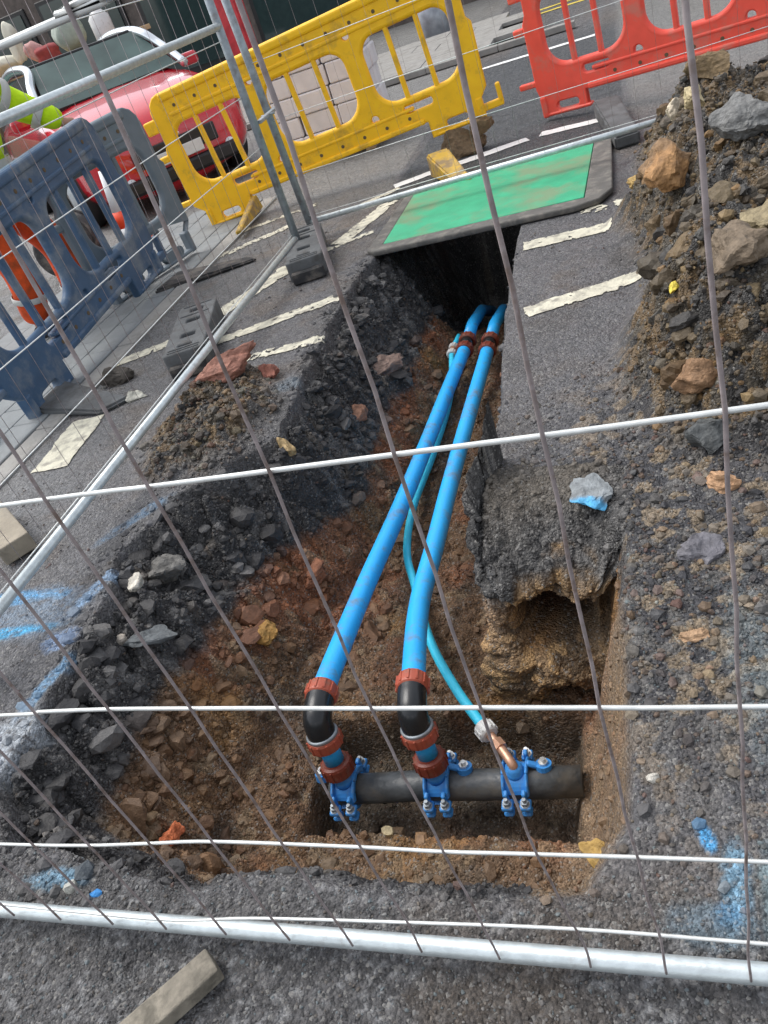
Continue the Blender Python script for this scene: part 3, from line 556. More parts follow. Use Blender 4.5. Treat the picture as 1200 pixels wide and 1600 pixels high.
make_rock('clay_lump', 'golden topped clod with black shaded front beside the worn white line', (.06, 4.28), (.07, .06, .05), (.40, .27, .10), 20)
make_rock('pebble', 'bright yellow pebble at the foot of the spoil heap', (.09, 2.56), (.024, .02, .018), (.7, .55, .08), 21, sub=2, sink=.05)
make_rock('tarmac_lump', 'big pitted grey lump high on the spoil heap at the right', (.42, 3.42, .07), (.11, .09, .08), (.17, .17, .165), 22)
make_rock('clay_lump', 'tall brown clod at the far end of the spoil heap', (.46, 4.98, .04), (.13, .11, .10), (.2, .14, .075), 23)
make_rock('clay_lump', 'olive tan clod at the right picture edge below the big grey lump', (.38, 2.55, .05), (.08, .08, .07), (.27, .22, .13), 24)
make_rock('clay_lump', 'rounded brown clod leaning on the heap above the yellow pebble', (.25, 2.42, .0), (.09, .08, .065), (.19, .145, .1), 25)
make_rock('clay_lump', 'rusty brown clod low on the heap near the horizontal wire', (.12, 2.16), (.07, .08, .055), (.24, .14, .075), 26)
make_rock('tarmac_lump', 'dark tarmac lump just under the long wire at the right', (.14, 2.0), (.09, .06, .05), (.085, .09, .09), 27)
make_rock('clay_lump', 'ochre lump in the right front corner of the pit', (-.245, .985), (.04, .055, .06), (.45, .29, .09), 28, sink=.2)
make_rock('stone', 'white stone on the left rim of the pit beside blue paint', (-1.76, 1.72), (.035, .045, .03), (.6, .56, .48), 29)
make_rock('tarmac_lump', 'hollow grey tarmac lump behind the white stone on the left rim', (-1.72, 1.84), (.075, .06, .05), (.14, .135, .125), 30)
make_rock('tarmac_lump', 'slanting dark tarmac block on the left pit slope', (-1.62, 1.5), (.09, .05, .03), (.105, .115, .12), 31)
make_rock('stone', 'pale wedge shaped stone below the blue paint on the left rim', (-1.72, 1.48), (.035, .022, .02), (.45, .4, .34), 32)
make_rock('brick_lump', 'orange red brick piece in the clay at the lower left', (-1.42, .98, .02), (.035, .04, .03), (.6, .17, .07), 33)
make_rock('stone', 'white grey stone at the lower left just behind the fence rail', (-1.33, .645), (.018, .018, .014), (.42, .42, .38), 34, sub=2)
make_rock('pebble', 'small bright blue painted chip behind the fence rail', (-1.26, .635), (.018, .01, .008), (.05, .25, .6), 35, sub=2, rot=.2)
make_rock('clay_lump', 'brown cobble in the trench left of the two blue pipes', (-1.3, 3.55), (.075, .09, .06), (.23, .16, .13), 36)
make_rock('brick_lump', 'reddish brick end in the trench wall nearer than the brown cobble', (-1.33, 3.05), (.07, .05, .045), (.27, .14, .09), 37)
make_rock('stone', 'yellowish flat stone set in the left trench wall', (-1.42, 2.45), (.03, .05, .05), (.42, .3, .15), 38)
make_rock('clay_lump', 'rust coloured clod at the foot of the left trench wall', (-1.33, 2.1), (.07, .05, .04), (.26, .11, .06), 39)
make_rock('clay_lump', 'orange yellow clod left of the lower pipe elbow', (-1.42, 1.78), (.07, .05, .045), (.38, .21, .06), 40)
make_rock('stone', 'pale pebble lying on the pit floor in front of the grey main', (-.87, 1.14), (.025, .018, .015), (.4, .33, .2), 41, sub=2)
make_rock('stone', 'cream pebble at the right rim of the pit', (-.085, .93), (.014, .012, .01), (.55, .52, .46), 42, sub=2)
make_rock('tarmac_lump', 'dark clod by the blue barrier foot at the left', (-2.75, 3.38), (.10, .08, .07), (.07, .06, .05), 43)
make_rock('stone', 'cream lump beside the flat black barrier foot', (-2.48, 3.12), (.07, .05, .035), (.45, .44, .38), 44)
make_rock('clay_lump', 'square clay block on the right side of the orange slope', (-.80, .86, .03), (.03, .03, .025), (.3, .19, .12), 45)

# ------------------------------------------------------------ painted markings (worn sheets just above the surface)
def marking(name, p0, p1, wd, mt, worn=.2, cell=.0085, jag=.012, seed=0, p0b=None, p1b=None):
    p0, p1 = np.array(p0, float), np.array(p1, float); L = np.linalg.norm(p1-p0); d = (p1-p0)/L; nrm = np.array([-d[1], d[0]])
    nu, nv = max(2, int(L/cell)), max(2, int(wd/cell)); bm = bmesh.new(); V = {}
    U, Vv = np.meshgrid(np.linspace(0, 1, nu+1), np.linspace(-.5, .5, nv+1), indexing='ij')
    PX_ = p0[0]+d[0]*L*U+nrm[0]*wd*Vv; PY_ = p0[1]+d[1]*L*U+nrm[1]*wd*Vv
    jx = jag*fbm(PX_, PY_, 18, 3, seed+60); jy = jag*fbm(PX_, PY_, 18, 3, seed+61)
    PX_ = PX_+jx; PY_ = PY_+jy; h, k = height(PX_.ravel(), PY_.ravel()); h = h.reshape(PX_.shape); ip = np.maximum(k['inpit'], (k['heap'] > .06)*1.).reshape(PX_.shape)
    wn = fbm(PX_, PY_, 34, 4, seed+62, .75)*.62+.5-.04
    e = np.minimum(np.minimum(U*L, (1-U)*L), (.5-np.abs(Vv))*wd); wn = wn+.18*np.exp(-e/.012)
    vs = [[bm.verts.new((PX_[i, j], PY_[i, j], h[i, j]+.0045)) for j in range(nv+1)] for i in range(nu+1)]
    for i in range(nu):
        for j in range(nv):
            if wn[i:i+2, j:j+2].mean() > 1-worn or ip[i:i+2, j:j+2].max() > .15: continue
            bm.faces.new((vs[i][j], vs[i+1][j], vs[i+1][j+1], vs[i][j+1]))
    bmesh.ops.delete(bm, geom=[v for v in bm.verts if not v.link_faces], context='VERTS')
    return tag(obj(name, bm, mt), kind='structure')
marking('road_marking', (-2.32, 3.6), (-1.55, 3.90), .10, M_paint, .30, seed=1)
marking('road_marking', (-2.15, 3.33), (-1.50, 3.36), .085, M_paint, .36, seed=2)
marking('road_marking', (-2.40, 4.03), (-2.05, 4.68), .15, M_paint, .33, seed=3)
marking('road_marking', (-2.9, 3.62), (-2.55, 3.78), .11, M_paint, .33, seed=4)
marking('road_marking', (-1.82, 4.85), (-1.58, 5.62), .13, M_paint, .34, seed=5)
marking('road_marking', (-1.98, 5.55), (-1.6, 5.85), .08, M_paint, .4, seed=6)
marking('road_marking', (-2.65, 2.52), (-2.70, 2.98), .20, M_paint, .14, seed=7)
marking('road_marking', (-2.2, 4.6), (-1.6, 4.95), .08, M_paint, .45, seed=12)
marking('road_marking', (-.56, 4.04), (.02, 4.07), .125, M_paint, .32, seed=8)
marking('road_marking', (-.49, 3.22), (.0, 3.37), .11, M_paint, .27, seed=9)
marking('road_marking', (-.3, 4.35), (.15, 4.42), .11, M_paint, .55, seed=10)
marking('road_marking', (-2.95, 5.2), (-2.4, 5.6), .1, M_paint, .4, seed=11)
marking('road_marking', (-3.0, 5.75), (-2.3, 6.0), .08, M_paint, .45, seed=13)
marking('road_marking', (-1.66, 5.93), (-.68, 6.26), .12, M_paintw, .10, .03, .004, seed=20)
marking('road_marking', (-.59, 6.30), (-.13, 6.24), .12, M_paintw, .10, .03, .004, seed=21)
marking('road_marking', (-1.65, 10.03), (-.2, 10.0), .13, M_paintw, .12, .05, .004, seed=22)
marking('road_marking', (.2, 5.75), (.9, 5.85), .10, M_paint, .5, .03, .01, seed=23)
marking('road_marking', (.15, 5.42), (.6, 5.5), .08, M_paint, .5, .03, .01, seed=24)
marking('road_marking', (-1.6, 13.3), (2.5, 13.2), .13, M_ypaint, .2, .08, .004, seed=25)
marking('road_marking', (-1.6, 13.75), (2.5, 13.65), .13, M_ypaint, .2, .08, .004, seed=26)

# ------------------------------------------------------------ left footway: pavers, kerb
bm = bmesh.new(); bmesh.ops.create_cube(bm, size=1); bmesh.ops.scale(bm, vec=(.194, .394, .05), verts=bm.verts); bmesh.ops.bevel(bm, geom=bm.edges[:], offset=.004, segments=1, affect='EDGES')
pavement = tag(thing('pavement', None, None), kind='structure'); del_me = bpy.data.meshes.new('paver'); bm.to_mesh(del_me); bm.free(); del_me.materials.append(M_paver)
bed = obj('bedding', box(bmesh.new(), (-4.42, 4.6, -.014), (2.9, 6.4, .02)), M_kerb, pavement)
n = 0
for i in range(7):
    for j in range(13):
        px, py = -3.105-i*.2, 1.6+j*.4+(i % 2)*.2
        if px < -4.4 or n >= 280: continue
        o = mesh_obj('paver', del_me, None, pavement); o.location = (px, py, .0+random.uniform(-.002, .002)); o.rotation_euler = (random.uniform(-.004, .004), random.uniform(-.004, .004), random.uniform(-.004, .004)); n += 1
kb = bpy.data.meshes.new('kerb_stone'); bm = box(bmesh.new(), (0, 0, 0), (.125, .91, .07), bev=.008); bm.to_mesh(kb); bm.free(); kb.materials.append(M_kerb)
kerb = tag(thing('kerb', None, None), kind='structure')
for j in range(6):
    o = mesh_obj('kerb_stone', kb, None, kerb); o.location = (-2.935, 1.55+j*.915, -.012+random.uniform(-.003, .003)); o.rotation_euler.z = random.uniform(-.005, .005)
# far kerb and footway across the street
kerb2 = tag(thing('kerb', None, None), kind='structure')
for j in range(9):
    o = mesh_obj('kerb_stone', kb, None, kerb2); o.location = (-8.2+j*.915, 10.95, .045); o.rotation_euler.z = R(90)+random.uniform(-.006, .006)
fp = tag(thing('pavement', None, None), kind='structure')
sm = bpy.data.meshes.new('paving_slab'); bm = box(bmesh.new(), (0, 0, 0), (.892, .592, .05), bev=.005); bm.to_mesh(sm); bm.free(); sm.materials.append(M_kerb)
for i in range(8):
    for j in range(5):
        o = mesh_obj('paving_slab', sm, None, fp); o.location = (-8.2+i*.9+(j % 2)*.45, 11.34+j*.6, .055+random.uniform(-.003, .003))

# ------------------------------------------------------------ pipework in the pit
def mx(bm_, name, mt, parent, smooth=True): return obj(name, bm_, mt, parent, smooth)
def mxs(bm_, name, mt, parent, smooth=False):
    """every loose piece becomes a part of its own"""
    seen = set(); bm_.verts.index_update()
    for v in bm_.verts:
        if v in seen: continue
        st_ = [v]; seen.add(v); isl = []
        while st_:
            q = st_.pop(); isl.append(q)
            for e in q.link_edges:
                o_ = e.other_vert(q)
                if o_ not in seen: seen.add(o_); st_.append(o_)
        ix = {q: i for i, q in enumerate(isl)}; fs_ = {f for q in isl for f in q.link_faces}
        c = sum((q.co for q in isl), Vector())/len(isl)
        me = bpy.data.meshes.new(name); me.from_pydata([tuple(q.co-c) for q in isl], [], [[ix[q] for q in f.verts] for f in fs_])
        o = mesh_obj(name, me, mt, parent, smooth); o.location = c
    bm_.free()
MZ = -.60
main = thing('water_main', 'dusty grey iron water main lying across the deep slot of the pit', 'pipe', (-.7, 1.31, MZ))
mx(tube(bmesh.new(), [(-.385, -.03, 0), (-.1, -.01, 0), (.2, .0, 0), (.385, .01, .002)], .046, 28), 'pipe_barrel', M_main, main)
def clamp(x, y, label, boltside=1, small=False):
    t = thing('saddle_clamp', label, 'pipe clamp', (x, y, MZ), (0, 0, R(2)), 'blue saddle clamps on the water main')
    bm = bmesh.new()
    def band(a0, a1, w_, r0=.047, r1=.058, off=0):
        n_ = 12; rows = []
        for k in range(n_+1):
            a = R(a0+(a1-a0)*k/n_)
            rows.append([bm.verts.new((off+dx, r*math.cos(a), r*math.sin(a))) for dx, r in ((-w_/2, r0), (-w_/2, r1), (w_/2, r1), (w_/2, r0))])
        for A, B in zip(rows, rows[1:]):
            for k in range(4): bm.faces.new((A[k], A[(k+1) % 4], B[(k+1) % 4], B[k]))
        bm.faces.new(rows[0][::-1]); bm.faces.new(rows[-1])
    band(20, 160, .062); bmesh.ops.recalc_face_normals(bm, faces=bm.faces)
    mx(bm, 'upper_saddle', M_clamp, t, False)
    bm = bmesh.new(); band(-155, -25, .05); bmesh.ops.recalc_face_normals(bm, faces=bm.faces); mx(bm, 'lower_strap', M_clamp, t, False)
    bm = bmesh.new()
    for sx in (-.034, .034):                       # raised ribs that run down the saddle
        for a in (35, 60, 90, 120, 145):
            box(bm, (sx, .061*math.cos(R(a)), .061*math.sin(R(a))), (.009, .035, .02), Matrix.Rotation(R(a-90), 3, 'X'), .003, 1)
    mxs(bm, 'saddle_rib', M_clamp, t, False)
    bm = bmesh.new()
    for sy in (-1, 1):
        for sx in (-.026, .026):
            box(bm, (sx, sy*.082, .012), (.034, .036, .016), None, .006, 2); box(bm, (sx, sy*.082, -.018), (.03, .032, .014), None, .005, 1)
            box(bm, (sx, sy*.068, .03), (.012, .02, .045), None, .003, 1)
    mxs(bm, 'bolt_lug', M_clamp, t, False)
    for sy in (-1, 1):
        for sx in (-.026, .026):
            bm = tube(bmesh.new(), [(sx, sy*.084, -.045), (sx, sy*.084, .045)], .006, 8); lathe(bm, [(0, .0115), (.012, .0115)], (sx, sy*.084, .021), (0, 0, 1), 6)
            lathe(bm, [(0, .014), (.003, .014)], (sx, sy*.084, .018), (0, 0, 1), 12); mx(bm, 'bolt', M_bolt if sx*boltside > 0 and sy > 0 else M_post, t, False)
    mx(lathe(bmesh.new(), [(0, .036), (.03, .034), (.032, .03), (.05, .03)] if not small else [(0, .03), (.02, .028), (.022, .024), (.034, .024)], (0, 0, .044), (0, 0, 1), 20), 'outlet_boss', M_clamp, t)
    bm = bmesh.new()                               # side wing seen from the front
    box(bm, (boltside*.055, .02, .055), (.045, .02, .014), Matrix.Rotation(R(25), 3, 'Y'), .004, 1); lathe(bm, [(-.012, .024), (.012, .024)], (boltside*.082, .02, .045), (0, .3, 1), 14)
    mx(bm, 'side_wing', M_clamp, t, False)
    bm = tube(bmesh.new(), [(boltside*.082, .02, .04), (boltside*.082, .026, .075)], .008, 8); lathe(bm, [(0, .015), (.012, .015)], (boltside*.082, .022, .054), (0, .15, 1), 6)
    mx(bm, 'wing_bolt', M_bolt, t, False)
    return t
clamp(-1.03, 1.285, 'blue saddle clamp at the left end of the grey water main', -1)
clamp(-.735, 1.305, 'blue saddle clamp in the middle of the grey water main, under the right elbow')
clamp(-.50, 1.315, 'blue saddle clamp at the right with a copper outlet and no elbow', 1, True)
def nut(bm, p, d, r=.046, l=.05, n_=30, flare=1.0):
    d = Vector(d).normalized(); prof = [(0, r*.86), (.004, r*.97), (.012, r), (l*.75, r*flare), (l-.004, r*.95*flare), (l, r*.8)]
    lathe(bm, prof, Vector(p), d, n_)
    up = Vector((0, 0, 1)) if abs(d.z) < .9 else Vector((1, 0, 0)); n0 = (up-d*up.dot(d)).normalized(); b0 = d.cross(n0)
    for k in range(12):
        a = 2*math.pi*k/12; o_ = Vector(p)+d*(l*.5)+(math.cos(a)*n0+math.sin(a)*b0)*r*1.0
        M3 = Matrix((d, (math.cos(a)*b0-math.sin(a)*n0), (math.cos(a)*n0+math.sin(a)*b0))).transposed()
        box(bm, o_, (l*.72, .007, .005), M3, .001, 1)
    return bm
def riser(x, y, top, lab, seed):
    """vertical branch off a clamp: threaded nut, blue stub, nut, black elbow, nut"""
    x0, y0, z0 = x, y, MZ+.075
    tx, ty, tz = top
    t = thing('pipe_elbow', lab, 'pipe fitting', (x0, y0, z0), group='black elbows joining the blue pipes to the main')
    P = lambda a: Vector(a)-Vector((x0, y0, z0))
    e0 = Vector((x0-.012, y0+.03, z0+.155)); ax = (e0-Vector((x0, y0, z0))).normalized()
    A = Vector((x0, y0, z0))
    bm = lathe(bmesh.new(), [(0, .03), (.03, .033), (.045, .033)], P(A), ax, 20); mx(bm, 'adapter', M_blk, t)
    mx(nut(bmesh.new(), P(A+ax*.010), ax, .05, .050), 'lower_nut', M_nutd, t, False)
    mx(tube(bmesh.new(), [P(A+ax*.06), P(A+ax*.14)], .031, 24), 'pipe_stub', M_pipe, t)
    bm = bmesh.new()
    for k in (0, 1): tube(bm, [P(A+ax*(.062)), P(A+ax*.139)], .0315, 24)
    bm.free()
    d2 = (Vector((tx, ty, tz))-(A+ax*.2)).normalized()
    mx(nut(bmesh.new(), P(A+ax*.120), ax, .053, .045), 'middle_nut', M_nut, t, False)
    bend = spline([A+ax*.15, A+ax*.185, A+ax*.215+d2*.012, A+ax*.228+d2*.045, A+ax*.232+d2*.085], 6)
    mx(tube(bmesh.new(), [P(b) for b in bend], [.0455]*3+[.044]*(len(bend)-6)+[.045]*3, 24), 'elbow_body', M_blk, t)
    B = A+ax*.232+d2*.07
    mx(nut(bmesh.new(), P(B), d2, .050, .052), 'upper_nut', M_nut, t, False)
    bm = lathe(bmesh.new(), [(-.004, .049), (.004, .0505), (.008, .049)], P(A+ax*.165), ax, 24); mx(bm, 'elbow_collar', M_post, t)
    return B+d2*.035, d2
b1, d1_ = riser(-1.035, 1.285, (-1.095, 2.0, -.37), 'black elbow with terracotta nuts on the left saddle clamp', 1)
b2, d2_ = riser(-.738, 1.305, (-.83, 2.0, -.37), 'black elbow with terracotta nuts on the middle saddle clamp', 2)
def long_pipe(name, label, pts, rad, mt, cat='pipe', group=None, seg=24):
    o = obj(name, tube(bmesh.new(), spline(pts, 10), rad, seg), mt, None, True); return tag(o, label, cat, group)
b1 = tuple(b1); b2 = tuple(b2)
long_pipe('blue_pipe', 'thick blue water pipe on the left, from the left elbow up the trench', [b1, (-1.085, 1.985, -.40), (-1.058, 2.47, -.43), (-1.035, 3.04, -.46), (-1.015, 3.55, -.48), (-.985, 4.02, -.49)], .037, M_pipe, group='blue pipes laid along the trench')
long_pipe('blue_pipe', 'thick blue water pipe on the right, from the right elbow up the trench', [b2, (-.846, 1.86, -.39), (-.855, 2.23, -.42), (-.86, 2.67, -.44), (-.858, 3.29, -.47), (-.847, 3.96, -.49)], .037, M_pipe, group='blue pipes laid along the trench')
long_pipe('service_pipe', 'thin cyan service pipe curving under the blue pipes to the third clamp', [(-.588, 1.43, -.51), (-.71, 1.60, -.51), (-.84, 1.833, -.53), (-.955, 2.134, -.54), (-1.03, 2.35, -.545), (-1.06, 2.656, -.55), (-1.035, 3.1, -.555), (-1.03, 3.6, -.555), (-1.076, 4.05, -.52)], .0165, M_pipe2, seg=16)
# compression couplings at the far end
def coupling(p, d, label):
    t = thing('pipe_coupling', label, 'pipe fitting', p, group='terracotta couplings at the far end of the blue pipes'); d = Vector(d).normalized()
    mx(nut(bmesh.new(), d*-.05, d, .049, .05), 'nut', M_nutd, t, False); mx(nut(bmesh.new(), d*.065, d, .049, .05), 'nut', M_nutd, t, False)
    mx(lathe(bmesh.new(), [(-.01, .038), (.08, .038)], (0, 0, 0), d, 20), 'coupling_body', M_blk, t)
    mx(tube(bmesh.new(), [d*.1, d*.3, d*.62+Vector((0, 0, -.06)), d*.9+Vector((0, 0, -.2))], .035, 18), 'pipe_tail', M_pipe, t)
coupling((-.985, 4.03, -.49), (.02, 1, .0), 'terracotta coupling at the far end of the left blue pipe')
coupling((-.847, 3.97, -.49), (.03, 1, .0), 'terracotta coupling at the far end of the right blue pipe')
t = thing('service_coupling', 'small white coupling at the far end of the thin cyan pipe', 'pipe fitting', (-1.076, 4.06, -.52))
mx(nut(bmesh.new(), (0, -.03, 0), (0, 1, 0), .028, .035), 'nut', M_white, t, False); mx(nut(bmesh.new(), (0, .05, .0), (0, 1, 0), .026, .035), 'nut', M_white, t, False)
mx(lathe(bmesh.new(), [(0, .018), (.06, .018)], (0, 0, 0), (0, 1, 0), 14), 'coupling_body', M_brass, t); mx(tube(bmesh.new(), [(0, .07, 0), (.0, .25, -.02), (.0, .5, -.2)], .015, 12), 'pipe_tail', M_pipe2, t)
t = thing('service_connector', 'white nut and copper elbow joining the thin cyan pipe to the right clamp', 'pipe fitting', (-.588, 1.43, -.51))
dd = Vector((.75, -.9, -.02)).normalized()
mx(nut(bmesh.new(), dd*-.025, dd, .031, .045), 'nut', M_white, t, False)
mx(tube(bmesh.new(), spline([dd*.01, dd*.055, Vector((.084, -.108, -.006)), Vector((.088, -.114, -.04))], 5), .014, 14), 'copper_elbow', M_brass, t)
mx(lathe(bmesh.new(), [(0, .021), (.03, .021)], dd*.05, dd, 6), 'union_nut', M_brass, t, False)

# ------------------------------------------------------------ green trench cover
t = thing('trench_cover', 'green composite trench cover with black rubber edges, muddy in the middle', 'trench cover', (0, 0, 0))
outer = [(-1.52, 4.47), (-1.47, 4.42), (-.30, 4.38), (-.17, 4.42), (-.10, 4.55), (-.09, 5.62), (-1.46, 5.60)]
inner = [(-1.43, 4.52), (-.25, 4.49), (-.20, 5.56), (-1.40, 5.54)]
me = plate2d('rubber_edge', outer, [inner], .034, .008, M_edge, t); me.data.transform(Matrix.Rotation(R(-90), 4, 'X')); me.location.z = .022
inner2 = [(-1.427, 4.523), (-.253, 4.493), (-.203, 5.557), (-1.397, 5.537)]
me = plate2d('cover_panel', inner2, [], .026, .003, M_plate, t); me.data.transform(Matrix.Rotation(R(-90), 4, 'X')); me.location.z = .026

# ------------------------------------------------------------ mesh fence panels
def wire_obj(name, pts, rad, mt, parent, seg=6): return obj(name, tube(bmesh.new(), pts, rad, seg), mt, parent, True)
# near panel: stands between the camera and the pit; its wires are slightly bent
fs = 1.30; FY = .42908*fs; SC = fs/1.36
near = thing('mesh_fence_panel', 'nearest steel mesh fence panel, its bottom rail crossing the foreground', 'fence', (0, FY, 0), group='steel mesh fence panels round the excavation')
def nz_(z136): return CAMH-(CAMH-z136)*SC
ROWS = [(.035, [(-1.6, .040), (-1.466, .038), (-1.259, .032), (-1.019, .031), (-.812, .069), (-.484, .101), (-.208, .121), (.07, .118), (.9, .10)]),
        (.345, [(-1.8, .29), (-1.272, .299), (-1.061, .309), (-.914, .326), (-.77, .342), (-.5, .344), (-.368, .341), (-.228, .345), (.07, .350), (.9, .352)]),
        (.68, [(-1.8, .675), (-.985, .685), (-.901, .691), (-.766, .693), (-.636, .69), (-.507, .686), (-.374, .681), (-.236, .678), (-.097, .673), (.076, .669), (.9, .66)]),
        (1.05, [(-1.8, 1.06), (-.708, 1.056), (-.494, 1.053), (-.231, 1.05), (-.095, 1.048), (.082, 1.047), (.9, 1.045)]),
        (1.45, [(-1.8, 1.43), (-.419, 1.445), (-.354, 1.450), (0, 1.46), (.9, 1.46)]), (1.8, [(-1.8, 1.8), (.9, 1.81)])]
wires = []
for z0, pts in ROWS:
    wires.append(('w', [(x*SC, 0, nz_(z)) for x, z in pts]))
for k_, (_, pts) in enumerate(wires):
    full = spline([(pts[0][0]-.5, 0, pts[0][2])]+pts, 5); wire_obj('wire', [tuple(p) for p in full], .0029, M_wirel, near)
VX = {0: [.041, .049, .048, .044, .040, .039], 1: [-.096, -.095, -.097, -.092, -.084, -.084], 2: [-.228, -.231, -.236, -.228, -.206, -.204], 3: [-.35, -.363, -.374, -.368, -.36, -.36]}
rngw = random.Random(3)
for k in range(-6, 13):
    xs = VX.get(k) or [(.0442-.136*k)+rngw.uniform(-.004, .004) for _ in range(6)]
    zs = [1.42, 1.05, .68, .345, .11, .0]
    pts = [(xs[0]*SC, -.005, nz_(2.0))]+[(x*SC, -.0048, nz_(z)) for x, z in zip(xs, zs)]
    pts = spline(pts, 5); pts = [(p[0]+.0012*math.sin(p[2]*31+k*2), p[1], p[2]) for p in pts]
    wire_obj('wire', pts, .0021, M_wire, near)
RZ = nz_(-.015)
mx(tube(bmesh.new(), [(-2.3, .012, RZ-.004), (-1.1, .012, RZ), (0, .012, RZ+.002), (.95, .012, RZ+.006)], .0165, 20), 'bottom_rail', M_galv, near)
mx(tube(bmesh.new(), [(-2.3, .012, 2.02), (.95, .012, 2.02)], .0165, 12), 'top_rail', M_galv, near)
for x in (-2.3, .95): mx(tube(bmesh.new(), [(x, .012, .0), (x, .012, 2.04)], .019, 14), 'post', M_galv, near)
bm = box(bmesh.new(), (0, 0, 0), (.22, .6, .12), bev=.02)
for i, x in enumerate((-2.36, 1.02)):
    pass
bm.free()
def fence(label, x0, y0, ang, L, z_rail, rows, tilt=0., rail_mid=None, posts=True, x_first=.1, vr=.0015, hr=.0024):
    Mw = Matrix.Translation((x0, y0, 0)) @ Matrix.Rotation(ang, 4, 'Z') @ Matrix.Rotation(-tilt, 4, 'Y')
    t = thing('mesh_fence_panel', label, 'fence', mw=Mw, group='steel mesh fence panels round the excavation')
    mx(tube(bmesh.new(), [(0, 0, z_rail), (L, 0, z_rail)], .019, 14), 'bottom_rail', M_galv, t); mx(tube(bmesh.new(), [(0, 0, 2.1), (L, 0, 2.1)], .019, 10), 'top_rail', M_galv, t)
    if rail_mid: mx(tube(bmesh.new(), [(0, 0.004, rail_mid), (L, 0.004, rail_mid)], .02, 14), 'middle_rail', M_galv, t)
    for x in (0, L): mx(tube(bmesh.new(), [(x, 0, .03), (x, 0, 2.12)], .0245, 14), 'post', M_post, t)
    for z in rows: wire_obj('wire', [(0, -.012, z), (L*.3, -.012, z+.004), (L*.7, -.012, z-.004), (L, -.012, z)], hr, M_wirel, t)
    n_ = int((L-x_first)/.136); me_ = None
    for k in range(n_+1):
        x = x_first+k*.136
        if me_ is None:
            o = wire_obj('wire', [(0, -.016, z_rail), (.001, -.016, 1), (0, -.016, 2.1)], vr, M_wire, t); me_ = o.data
        else: o = mesh_obj('wire', me_, None, t)
        o.location.x = x
    return t
# left panel runs towards the camera from the corner; far panel runs to the right from it
fence('steel mesh fence panel at the left running from the far corner towards the camera', -2.03, 4.72, R(-90), 3.45, .142, [.17, .42, .70, .98, 1.27, 1.55, 1.85], rail_mid=1.34, vr=.001)
fence('steel mesh fence panel beyond the green trench cover, behind the spoil heap', -2.06, 5.1, 0, 3.45, .12, [.16, .43, .77, 1.10, 1.45, 1.8], tilt=R(1.4), vr=.0007, hr=.0019)
def foot(label, loc, ang, L=.70):
    t = thing('fence_block', label, 'fence block', loc, (0, 0, ang), 'grey block feet under the fence')
    o = plate2d('block', rrect(-L/2, -.115, L/2, .115, (.02, .02, .02, .02), 3), [rrect(x-.03, -.04, x+.03, .04, (.008,)*4, 2) for x in (-.27, -.12, .1, .26)], .12, .008, M_foot, t)
    o.data.transform(Matrix.Rotation(R(-90), 4, 'X')); o.location.z = .075
    for x in (-.27, -.12, .1, .26): obj('socket_floor', box(bmesh.new(), (x, 0, .05), (.058, .078, .04)), M_rub, t)
    bm = bmesh.new()
    for sx in (-1, 1): box(bm, (sx*(L/2+.012), 0, .04), (.045, .2, .07), None, .008, 1)
    mxs(bm, 'end_grip', M_rub, t)
    bm = bmesh.new()
    for x in (-.33, -.3, .18, .33): box(bm, (x, 0, .137), (.012, .17, .008), None, .002, 1)
    mxs(bm, 'rib', M_foot, t); return t
foot('grey block foot holding the two fence posts at the far corner', (-1.95, 4.62, 0), R(107))
foot('grey block foot lying under the left fence rail beside the white line', (-2.31, 3.60, .0), R(107))
t = thing('fence_coupler', 'steel clamp joining the two fence posts above the corner foot', 'clamp', (-2.015, 4.93, .83)); bm = bmesh.new(); box(bm, (0, 0, 0), (.035, .40, .02), Matrix.Rotation(R(4), 3, 'Z'), .005); mx(bm, 'strap', M_post, t, False)
bm = tube(bmesh.new(), [(-.045, 0, 0), (.045, 0, 0)], .006, 8); mx(bm, 'bolt', M_post, t)

